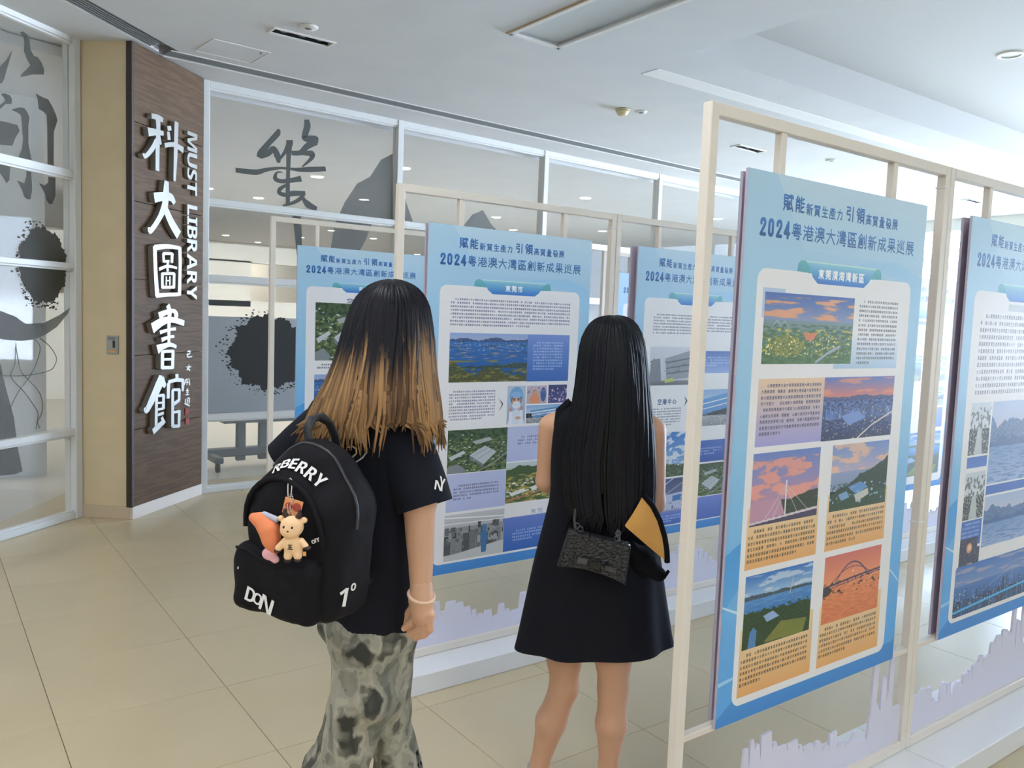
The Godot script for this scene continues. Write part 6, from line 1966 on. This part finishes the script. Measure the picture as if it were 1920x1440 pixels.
func build_second_person() -> void:
	var f := ahead_dir()
	var rt := right_dir()
	var p := thing("person", "woman with long black hair in a short black sleeveless dress", "person")
	var face := (f * 0.97 + rt * 0.2 - Vector3.UP * 0.1).normalized()
	var up := (Vector3.UP - face * Vector3.UP.dot(face)).normalized()
	var head := at2(1150, 668, 2.55)
	var body := Field.new()
	body.cap(at2(1148, 735, 2.56), at2(1140, 785, 2.58), 0.05, 0.055, 0.03)
	body.cap(at2(1060, 790, 2.60), at2(1205, 795, 2.56), 0.042, 0.042, 0.04)
	body.cap(at2(1130, 810, 2.59), at2(1128, 1080, 2.58), 0.075, 0.08, 0.05)
	body.chain([at2(1034, 800, 2.60), at2(1026, 902, 2.63), at2(1080, 880, 2.84)], [0.040, 0.0345, 0.023], 0.014)
	body.chain([at2(1224, 808, 2.54), at2(1226, 942, 2.55), at2(1180, 905, 2.78)], [0.041, 0.034, 0.023], 0.014)
	body.chain([at2(1075, 1120, 2.59), at2(1058, 1235, 2.59), at2(1058, 1288, 2.585), at2(1033, 1352, 2.60), at2(1012, 1432, 2.61), at2(1003, 1510, 2.61)], [0.075, 0.052, 0.0435, 0.0465, 0.029, 0.028], 0.02)
	body.chain([at2(1160, 1120, 2.54), at2(1150, 1235, 2.52), at2(1150, 1290, 2.515), at2(1146, 1358, 2.52), at2(1141, 1436, 2.53), at2(1137, 1512, 2.53)], [0.075, 0.053, 0.0455, 0.046, 0.029, 0.028], 0.02)
	var skin := MB.new()
	body.into(skin, 0.0095)
	var hf := Field.new()
	add_head(hf, head, face, up)
	hf.into(skin, 0.006)
	var h1 := Field.new()
	add_hand(h1, at2(1080, 880, 2.84), (rt * 0.8 + f * 0.6).normalized(), Vector3.UP, f, 0.9)
	h1.into(skin, 0.004)
	var h2 := Field.new()
	add_hand(h2, at2(1180, 905, 2.78), (-rt * 0.8 + f * 0.6).normalized(), Vector3.UP, f, 0.9)
	h2.into(skin, 0.004)
	var whole := part("body", skin.done(), M.skin, p)
	face_details(head, face, up, whole)
	# dress
	var rows := [[750, 1082, 1190, 2.58, 0.06], [766, 1052, 1210, 2.58, 0.085], [790, 1038, 1216, 2.58, 0.1], [830, 1034, 1218, 2.58, 0.105], [880, 1032, 1224, 2.58, 0.105], [925, 1031, 1226, 2.58, 0.1], [965, 1022, 1228, 2.58, 0.102], [1010, 1010, 1232, 2.58, 0.112], [1060, 997, 1238, 2.58, 0.124], [1110, 986, 1244, 2.58, 0.136], [1150, 977, 1249, 2.58, 0.145], [1190, 968, 1254, 2.58, 0.152], [1206, 964, 1257, 2.58, 0.155]]
	part("dress", MB.new().loft(oval_rings(smooth_rows(near_rows(rows), 3), 72, 0.05, 7, 0.6), true, false).done(), M.dress, p)
	for q in [[[1048, 800], [1052, 772], [1072, 754]], [[1212, 800], [1210, 772], [1194, 754]]]:
		var pts := []
		for e in q: pts.append(at2(e[0], e[1], 2.56))
		part("shoulder_strap", MB.new().tube(pts, [0.016, 0.018, 0.016], 10, 0.6, f).done(), M.dress, p)
	# socks and shoes, below the picture
	for q in [[1004, 1500, 2.61], [1138, 1505, 2.53]]:
		var a := at2(q[0], q[1], q[2])
		part("sock", MB.new().lathe([[0.029, 0.055], [0.0305, 0.06], [0.031, 0.122], [0.0285, 0.128]], Vector3(a.x, 0, a.z), 20).done(), paint(rgb8(176, 172, 166), 0.9), p)
		var shoe := Field.new()
		shoe.cap(Vector3(a.x, 0.042, a.z) - f * 0.035, Vector3(a.x, 0.036, a.z) + f * 0.13, 0.038, 0.034, 0.02)
		shoe.cap(Vector3(a.x, 0.04, a.z), Vector3(a.x, 0.062, a.z), 0.038, 0.034, 0.02)
		shoe.cut_below = 0.002
		part("shoe", shoe.into(MB.new(), 0.009).done(), paint(rgb8(206, 202, 196), 0.5), p)
	var black := lin(22, 23, 28)
	var tint := func(_y: float, _side: float, tone: float) -> Color:
		return black * (1.0 + 0.12 * tone)
	var hr := [[591, 1147, 1153, 2.54, 0.004], [597, 1122, 1176, 2.54, 0.05], [612, 1106, 1192, 2.54, 0.082], [642, 1093, 1203, 2.54, 0.104], [685, 1087, 1209, 2.53, 0.11], [740, 1080, 1214, 2.515, 0.1], [800, 1068, 1221, 2.49, 0.075], [860, 1058, 1225, 2.475, 0.055], [920, 1060, 1226, 2.468, 0.045], [968, 1070, 1222, 2.463, 0.04]]
	part("hair", long_hair(near_rows(hr), 420, 41, [955, 1010], tint), M.hair, p, Vector3.ZERO, "very long straight black hair")
	build_handbag()
	build_cap()


func build_handbag() -> void:
	var bag := thing("handbag", "small black crocodile-patterned shoulder bag on the back of the dress", "handbag")
	var ahead := 2.405
	var tl := at2(1067, 991, ahead)
	var tr := at2(1181, 1019, ahead)
	var br := at2(1172, 1095, ahead)
	var bl := at2(1045, 1060, ahead)
	var n := (tr - tl).cross(bl - tl).normalized()
	if n.dot(ahead_dir()) > 0.0: n = -n
	var croc := paint(rgb8(28, 28, 32), 0.28)
	var bump := noise_tex(256, 0.055, [Color.BLACK, Color.WHITE], 88, [0.0, 0.7], false, 1, FastNoiseLite.TYPE_CELLULAR)
	bump.as_normal_map = true
	bump.bump_strength = 14.0
	croc.normal_enabled = true
	croc.normal_texture = bump
	croc.normal_scale = 0.9
	croc.uv1_triplanar = true
	croc.uv1_scale = Vector3(9, 9, 9)
	var c := (tl + tr + br + bl) * 0.25
	var shell := func(pts: Array, depths: Array, lift: float) -> ArrayMesh:
		var mid := Vector3.ZERO
		for q in pts: mid += q
		mid /= pts.size()
		var rings := []
		for d in depths:
			var ring := PackedVector3Array()
			for q in pts: ring.append(mid + (q - mid) * d[0] + n * (d[1] + lift))
			rings.append(ring)
		return MB.new().loft(rings).done()
	var edge := func(corners: Array, sag: float) -> Array:
		var o := []
		for j in 4:
			var a: Vector3 = corners[j]
			var b: Vector3 = corners[(j + 1) % 4]
			for s in 8:
				var t := s / 8.0
				var q := a.lerp(b, t)
				if j == 2: q += Vector3.UP * sag * sin(t * PI)
				o.append(q)
		return o
	part("body", shell.call(edge.call([tl, tr, br, bl], 0.012), [[0.9, -0.026], [0.985, -0.02], [1.0, -0.008], [1.0, 0.006], [0.975, 0.016], [0.9, 0.02]], 0.0), croc, bag)
	var fl := tl.lerp(bl, 0.62)
	var fr := tr.lerp(br, 0.7)
	var flap := part("flap", shell.call(edge.call([tl, tr, fr, fl], 0.016), [[1.0, 0.0], [1.005, 0.004], [0.99, 0.009], [0.94, 0.011]], 0.014), croc, bag)
	var u := (tr - tl).normalized()
	var v := u.cross(n).normalized()
	var bb := Basis(u, v, u.cross(v))
	var mid := fl.lerp(fr, 0.5)
	part("buckle", MB.new().box(mid + n * 0.03 - Vector3.UP * 0.004, Vector3(0.035, 0.022, 0.006), 0.002, bb).done(), paint(rgb8(24, 24, 26), 0.25), flap)
	part("clasp_strap", MB.new().box(mid + n * 0.026 - u * 0.038, Vector3(0.03, 0.018, 0.004), 0.0015, bb).done(), paint(rgb8(74, 74, 78), 0.3), flap)
	part("clasp_strap", MB.new().box(mid + n * 0.026 + u * 0.045 - Vector3.UP * 0.004, Vector3(0.035, 0.016, 0.004), 0.0015, bb).done(), paint(rgb8(58, 58, 62), 0.3), flap)
	part("strap", MB.new().tube([at2(1080, 996, 2.40), at2(1077, 975, 2.42), at2(1080, 940, 2.455), at2(1086, 880, 2.465), at2(1086, 800, 2.47), at2(1080, 756, 2.53)], [0.005], 8, 0.5, n).done(), M.black, bag)
	part("strap", MB.new().tube([at2(1160, 1014, 2.40), at2(1158, 990, 2.43), at2(1160, 950, 2.46), at2(1150, 880, 2.47)], [0.005], 8, 0.5, n).done(), M.black, bag)
	for q in [[1082, 986], [1088, 992], [1159, 1000], [1157, 1010]]:
		part("chain_link", MB.new().loft(ring_torus(at2(q[0], q[1], 2.395), right_dir(), Vector3.UP, 0.0075, 0.0016)).done(), paint(rgb8(90, 90, 94), 0.3, 0.6), bag)


func build_cap() -> void:
	var cap := thing("cap", "black cap with a tan underbrim hanging at the hip of the woman in the dress", "cap")
	var cloth := paint(rgb8(20, 20, 23), 0.9, 0.0, 0.25)
	var tan_cloth := triplanar(paint(Color.WHITE, 0.8), noise_tex(128, 0.15, [rgb8(206, 150, 76), rgb8(216, 162, 88)], 93), Vector3(12, 12, 12))
	# brim between its straight seam and its round edge
	var arc := [[1206, 928, 2.43], [1223, 948, 2.425], [1237, 976, 2.42], [1246, 1006, 2.42], [1250, 1032, 2.42], [1251, 1054, 2.425]]
	var rows := []
	var tip := at2(1171, 986, 2.41)
	for s in 7:
		var ring := PackedVector3Array()
		var t := lerpf(0.02, 1.0, s / 6.0)
		for j in range(0, 21):
			var k := j / 20.0 * 5.0
			var i := mini(4, int(k))
			var a := at2(lerpf(arc[i][0], arc[i + 1][0], k - i), lerpf(arc[i][1], arc[i + 1][1], k - i), lerpf(arc[i][2], arc[i + 1][2], k - i))
			ring.append(tip.lerp(a, t) - ahead_dir() * 0.008 * sin(t * PI))
		rows.append(ring)
	part("underbrim", MB.new().loft(rows, false, false, false).done(), tan_cloth, cap, Vector3.ZERO, "tan underside of the brim")
	var back := []
	for ring in rows:
		var r2 := PackedVector3Array()
		for q in ring: r2.append(q + ahead_dir() * 0.004)
		back.append(r2)
	part("brim", MB.new().loft(back, false, false, false).done(), cloth, cap)
	var edge := []
	for q in arc: edge.append(at2(q[0], q[1], q[2]))
	part("brim_edge", MB.new().tube(edge, [0.0085], 8).done(), cloth, cap)
	var crown := Field.new()
	crown.chain([at2(1182, 1030, 2.475), at2(1206, 1058, 2.485), at2(1236, 1076, 2.49)], [0.026, 0.03, 0.022], 0.02)
	crown.ell(at2(1205, 1045, 2.515), Vector3(0.05, 0.04, 0.035), Basis.IDENTITY, 0.03)
	crown.wrinkle = cloth_noise(21, 9.0)
	crown.wrinkle_amp = 0.006
	part("crown", crown.into(MB.new(), 0.005).done(), cloth, cap)
	part("band_tab", MB.new().tube([at2(1228, 1080, 2.47), at2(1245, 1082, 2.47), at2(1254, 1070, 2.47)], [0.012, 0.012, 0.008], 8, 0.5).done(), cloth, cap)


# the second woman stands a little nearer than first laid out
func at2(x: float, y: float, ahead: float) -> Vector3:
	return at(x, y, ahead * 0.965)


func near_rows(rows: Array) -> Array:
	var o := []
	for q in rows: o.append([q[0], q[1], q[2], q[3] * 0.965, q[4] * 0.965])
	return o
const SIGN_KE := [
	[0.13, 2.862, 0.034, 0.201, 2.868, 0.04, 0.263, 2.863, 0.035],
	[0.201, 2.863, 0.052, 0.207, 2.79, 0.047, 0.199, 2.674, 0.046, 0.197, 2.494, 0.043],
	[0.092, 2.743, 0.062, 0.179, 2.761, 0.044, 0.269, 2.772, 0.031],
	[0.185, 2.705, 0.039, 0.135, 2.634, 0.04, 0.06, 2.569, 0.03, 0.037, 2.586, 0.021],
	[0.21, 2.73, 0.052, 0.238, 2.687, 0.018],
	[0.332, 2.839, 0.049, 0.341, 2.808, 0.047],
	[0.324, 2.795, 0.033, 0.336, 2.74, 0.041],
	[0.281, 2.69, 0.032, 0.398, 2.719, 0.033, 0.513, 2.702, 0.046],
	[0.424, 2.89, 0.049, 0.416, 2.684, 0.047, 0.402, 2.456, 0.027]]
const SIGN_DA := [
	[0.307, 2.44, 0.049, 0.3, 2.35, 0.071, 0.289, 2.273, 0.069, 0.226, 2.168, 0.047, 0.12, 2.06, 0.04, 0.102, 2.084, 0.023],
	[0.161, 2.299, 0.071, 0.283, 2.327, 0.061, 0.364, 2.329, 0.058, 0.406, 2.292, 0.037],
	[0.289, 2.245, 0.061, 0.365, 2.15, 0.07, 0.462, 2.065, 0.078]]
const SIGN_TU := [
	[0.168, 1.958, 0.042, 0.18, 1.765, 0.042, 0.2, 1.6, 0.051],
	[0.185, 1.605, 0.033, 0.321, 1.616, 0.028, 0.465, 1.624, 0.028],
	[0.472, 1.615, 0.04, 0.479, 1.855, 0.04, 0.473, 1.977, 0.043],
	[0.165, 1.946, 0.042, 0.319, 1.969, 0.032, 0.481, 1.97, 0.026],
	[0.27, 1.918, 0.031, 0.275, 1.851, 0.031],
	[0.267, 1.913, 0.022, 0.381, 1.922, 0.021],
	[0.379, 1.926, 0.033, 0.372, 1.853, 0.033],
	[0.273, 1.856, 0.018, 0.343, 1.864, 0.017],
	[0.32, 1.87, 0.028, 0.32, 1.784, 0.026],
	[0.218, 1.796, 0.025, 0.32, 1.825, 0.021, 0.437, 1.819, 0.019],
	[0.256, 1.771, 0.03, 0.257, 1.661, 0.03],
	[0.25, 1.766, 0.02, 0.406, 1.777, 0.021],
	[0.401, 1.779, 0.032, 0.397, 1.667, 0.032],
	[0.251, 1.667, 0.021, 0.402, 1.675, 0.022],
	[0.303, 1.75, 0.016, 0.303, 1.684, 0.016],
	[0.347, 1.752, 0.017, 0.346, 1.686, 0.017],
	[0.299, 1.718, 0.009, 0.349, 1.721, 0.009]]
const SIGN_SHU := [
	[0.324, 1.541, 0.041, 0.348, 1.49, 0.05, 0.341, 1.376, 0.039, 0.341, 1.24, 0.031],
	[0.219, 1.459, 0.053, 0.286, 1.481, 0.04, 0.393, 1.499, 0.029, 0.432, 1.47, 0.054, 0.42, 1.442, 0.034],
	[0.141, 1.369, 0.079, 0.252, 1.415, 0.062, 0.369, 1.433, 0.042, 0.536, 1.406, 0.043],
	[0.229, 1.338, 0.029, 0.34, 1.357, 0.022, 0.428, 1.364, 0.024],
	[0.25, 1.283, 0.034, 0.34, 1.303, 0.023, 0.409, 1.306, 0.02],
	[0.201, 1.214, 0.074, 0.264, 1.235, 0.043, 0.358, 1.246, 0.032, 0.436, 1.227, 0.026],
	[0.262, 1.201, 0.038, 0.26, 1.071, 0.042],
	[0.255, 1.198, 0.023, 0.402, 1.196, 0.022],
	[0.392, 1.199, 0.037, 0.386, 1.066, 0.04],
	[0.26, 1.139, 0.019, 0.388, 1.137, 0.019],
	[0.253, 1.079, 0.025, 0.393, 1.074, 0.026]]
const SIGN_GUAN := [
	[0.244, 1.023, 0.037, 0.221, 0.955, 0.084, 0.142, 0.855, 0.066, 0.079, 0.783, 0.049, 0.054, 0.803, 0.022],
	[0.249, 0.992, 0.075, 0.298, 0.936, 0.033],
	[0.194, 0.882, 0.033, 0.188, 0.652, 0.033],
	[0.187, 0.875, 0.02, 0.284, 0.874, 0.022],
	[0.277, 0.878, 0.033, 0.275, 0.771, 0.036],
	[0.196, 0.822, 0.015, 0.275, 0.82, 0.015],
	[0.199, 0.775, 0.017, 0.275, 0.774, 0.018],
	[0.197, 0.733, 0.021, 0.278, 0.741, 0.022],
	[0.149, 0.616, 0.043, 0.214, 0.649, 0.048, 0.288, 0.682, 0.03],
	[0.252, 0.711, 0.027, 0.288, 0.66, 0.033],
	[0.44, 1.021, 0.041, 0.443, 0.979, 0.038],
	[0.331, 0.844, 0.037, 0.336, 0.961, 0.039],
	[0.329, 0.966, 0.027, 0.433, 0.976, 0.028, 0.528, 0.966, 0.028],
	[0.52, 0.971, 0.039, 0.517, 0.884, 0.028],
	[0.387, 0.906, 0.034, 0.389, 0.622, 0.037],
	[0.382, 0.905, 0.021, 0.478, 0.899, 0.023],
	[0.471, 0.902, 0.035, 0.469, 0.814, 0.035],
	[0.474, 0.821, 0.029, 0.392, 0.792, 0.028],
	[0.388, 0.732, 0.02, 0.479, 0.734, 0.022],
	[0.472, 0.739, 0.036, 0.468, 0.614, 0.036],
	[0.384, 0.628, 0.024, 0.475, 0.62, 0.024]]
const SIGN_SMALL := [
	[0.634, 1.183, 0.009, 0.676, 1.184, 0.015, 0.661, 1.163, 0.012, 0.634, 1.161, 0.014, 0.648, 1.141, 0.012, 0.703, 1.141, 0.009],
	[0.659, 1.083, 0.012, 0.659, 1.065, 0.012],
	[0.622, 1.064, 0.008, 0.691, 1.062, 0.008],
	[0.668, 1.062, 0.012, 0.629, 1.037, 0.013],
	[0.638, 1.056, 0.012, 0.675, 1.032, 0.014],
	[0.613, 0.967, 0.006, 0.669, 0.966, 0.006],
	[0.623, 0.967, 0.014, 0.595, 0.926, 0.013],
	[0.636, 0.962, 0.012, 0.634, 0.92, 0.012],
	[0.663, 0.96, 0.013, 0.67, 0.915, 0.013],
	[0.617, 0.944, 0.007, 0.669, 0.937, 0.008],
	[0.637, 0.895, 0.012, 0.637, 0.839, 0.012],
	[0.613, 0.88, 0.007, 0.661, 0.878, 0.007],
	[0.621, 0.865, 0.006, 0.656, 0.863, 0.007],
	[0.609, 0.846, 0.007, 0.664, 0.843, 0.008],
	[0.614, 0.812, 0.012, 0.614, 0.782, 0.012],
	[0.601, 0.779, 0.012, 0.671, 0.752, 0.013],
	[0.638, 0.813, 0.007, 0.664, 0.812, 0.014, 0.662, 0.771, 0.012],
	[0.64, 0.795, 0.007, 0.662, 0.793, 0.007],
	[0.638, 0.81, 0.011, 0.638, 0.772, 0.011]]
const GLASS_PEN := [
	[0.567, 3.059, 0.014, 0.56, 3.021, 0.041, 0.483, 2.927, 0.037, 0.417, 2.836, 0.047, 0.399, 2.797, 0.03],
	[0.413, 2.816, 0.047, 0.477, 2.842, 0.04, 0.526, 2.887, 0.041, 0.563, 2.831, 0.048, 0.574, 2.778, 0.021],
	[0.585, 2.814, 0.017, 0.627, 2.875, 0.024, 0.667, 2.949, 0.049, 0.666, 2.983, 0.049],
	[0.666, 2.977, 0.049, 0.661, 2.853, 0.035, 0.659, 2.715, 0.029, 0.658, 2.577, 0.031, 0.662, 2.433, 0.032],
	[0.819, 3.181, 0.036, 0.827, 3.127, 0.05, 0.806, 3.048, 0.043, 0.811, 3.021, 0.043, 0.902, 3.021, 0.062, 0.932, 3.019, 0.036],
	[0.91, 3.009, 0.051, 0.827, 2.954, 0.043, 0.768, 2.893, 0.036, 0.686, 2.877, 0.032],
	[0.716, 2.875, 0.021, 0.79, 2.889, 0.025, 0.873, 2.898, 0.047, 0.867, 2.856, 0.029, 0.785, 2.774, 0.009],
	[0.204, 2.666, 0.032, 0.373, 2.672, 0.038, 0.464, 2.705, 0.027, 0.586, 2.736, 0.017, 0.681, 2.742, 0.017, 0.755, 2.746, 0.028, 0.868, 2.764, 0.038, 1.007, 2.788, 0.033],
	[0.608, 2.705, 0.006, 0.558, 2.694, 0.014, 0.544, 2.645, 0.034, 0.588, 2.627, 0.028, 0.668, 2.641, 0.031, 0.779, 2.673, 0.043],
	[0.646, 2.603, 0.017, 0.589, 2.562, 0.028, 0.582, 2.527, 0.028, 0.64, 2.517, 0.031, 0.707, 2.538, 0.039, 0.819, 2.552, 0.032],
	[0.804, 2.533, 0.029, 0.752, 2.485, 0.028, 0.678, 2.445, 0.021, 0.613, 2.424, 0.007],
	[0.789, 2.517, 0.014, 0.844, 2.46, 0.051, 0.929, 2.431, 0.029]]
const LEFT_SHAPES := [
	[0.459, 3.226, 0.442, 3.242, 0.407, 3.233, 0.388, 3.194, 0.382, 3.148, 0.355, 3.117, 0.324, 3.117, 0.292, 3.091, 0.272, 3.054, 0.276, 3.021, 0.366, 2.995, 0.467, 2.95, 0.45, 2.978, 0.41, 3.017, 0.385, 3.049, 0.413, 3.082, 0.433, 3.125, 0.429, 3.188, 0.438, 3.216],
	[0.522, 3.1, 0.564, 2.976, 0.59, 2.901, 0.607, 2.872, 0.648, 2.864, 0.646, 2.938, 0.572, 3.021],
	[0.612, 2.807, 0.583, 2.818, 0.546, 2.815, 0.531, 2.798, 0.535, 2.766, 0.58, 2.755, 0.642, 2.692, 0.65, 2.71, 0.588, 2.766, 0.582, 2.785],
	[0.536, 2.73, 0.474, 2.761, 0.435, 2.765, 0.409, 2.742, 0.396, 2.714, 0.406, 2.666, 0.407, 2.546, 0.382, 2.448, 0.487, 2.442, 0.456, 2.507, 0.448, 2.572, 0.458, 2.674, 0.462, 2.715, 0.492, 2.725],
	[0.342, 2.882, 0.286, 2.872, 0.239, 2.87, 0.202, 2.829, 0.174, 2.785, 0.162, 2.751, 0.194, 2.67, 0.198, 2.446, 0.249, 2.441, 0.25, 2.687, 0.254, 2.765, 0.277, 2.781, 0.319, 2.789, 0.327, 2.847],
	[0.651, 2.639, 0.569, 2.645, 0.493, 2.646, 0.474, 2.615, 0.511, 2.558, 0.533, 2.509, 0.654, 2.491],
	[0.639, 2.373, 0.55, 2.375, 0.558, 2.291, 0.579, 2.268, 0.608, 2.303, 0.632, 2.326],
	[0.498, 2.298, 0.441, 2.289, 0.426, 2.334, 0.423, 2.37, 0.387, 2.37, 0.379, 2.264, 0.394, 2.194, 0.421, 2.192, 0.443, 2.204, 0.464, 2.251],
	[0.322, 2.309, 0.273, 2.304, 0.245, 2.329, 0.245, 2.365, 0.183, 2.369, 0.184, 2.25, 0.213, 2.19, 0.237, 2.187, 0.26, 2.209, 0.274, 2.251],
	[0.703, 1.485, 0.525, 1.431, 0.443, 1.384, 0.296, 1.389, 0.154, 1.445, 0.06, 1.497, 0.081, 1.456, 0.181, 1.363, 0.285, 1.309, 0.372, 1.281, 0.468, 1.273, 0.573, 1.279, 0.706, 1.296],
	[0.708, 1.134, 0.643, 1.131, 0.611, 0.996, 0.546, 0.779, 0.519, 0.581, 0.483, 0.413, 0.539, 0.404, 0.72, 0.422]]
const LEFT_LINES := [
	[0.372, 1.281, 0.333, 1.245, 0.33, 1.196, 0.368, 1.108, 0.43, 1.018, 0.508, 0.941, 0.562, 0.858, 0.574, 0.821],
	[0.329, 1.29, 0.247, 1.233, 0.19, 1.16, 0.197, 1.11, 0.249, 1.067, 0.436, 1.045, 0.621, 1.056, 0.643, 1.084],
	[0.521, 1.259, 0.528, 1.192, 0.535, 1.116, 0.565, 1.06, 0.542, 1.015, 0.461, 0.937, 0.365, 0.815, 0.351, 0.768, 0.367, 0.68],
	[0.522, 1.231, 0.5, 1.124, 0.477, 1.065, 0.412, 1.002, 0.339, 0.927, 0.309, 0.844, 0.322, 0.775, 0.354, 0.728, 0.336, 0.681]]
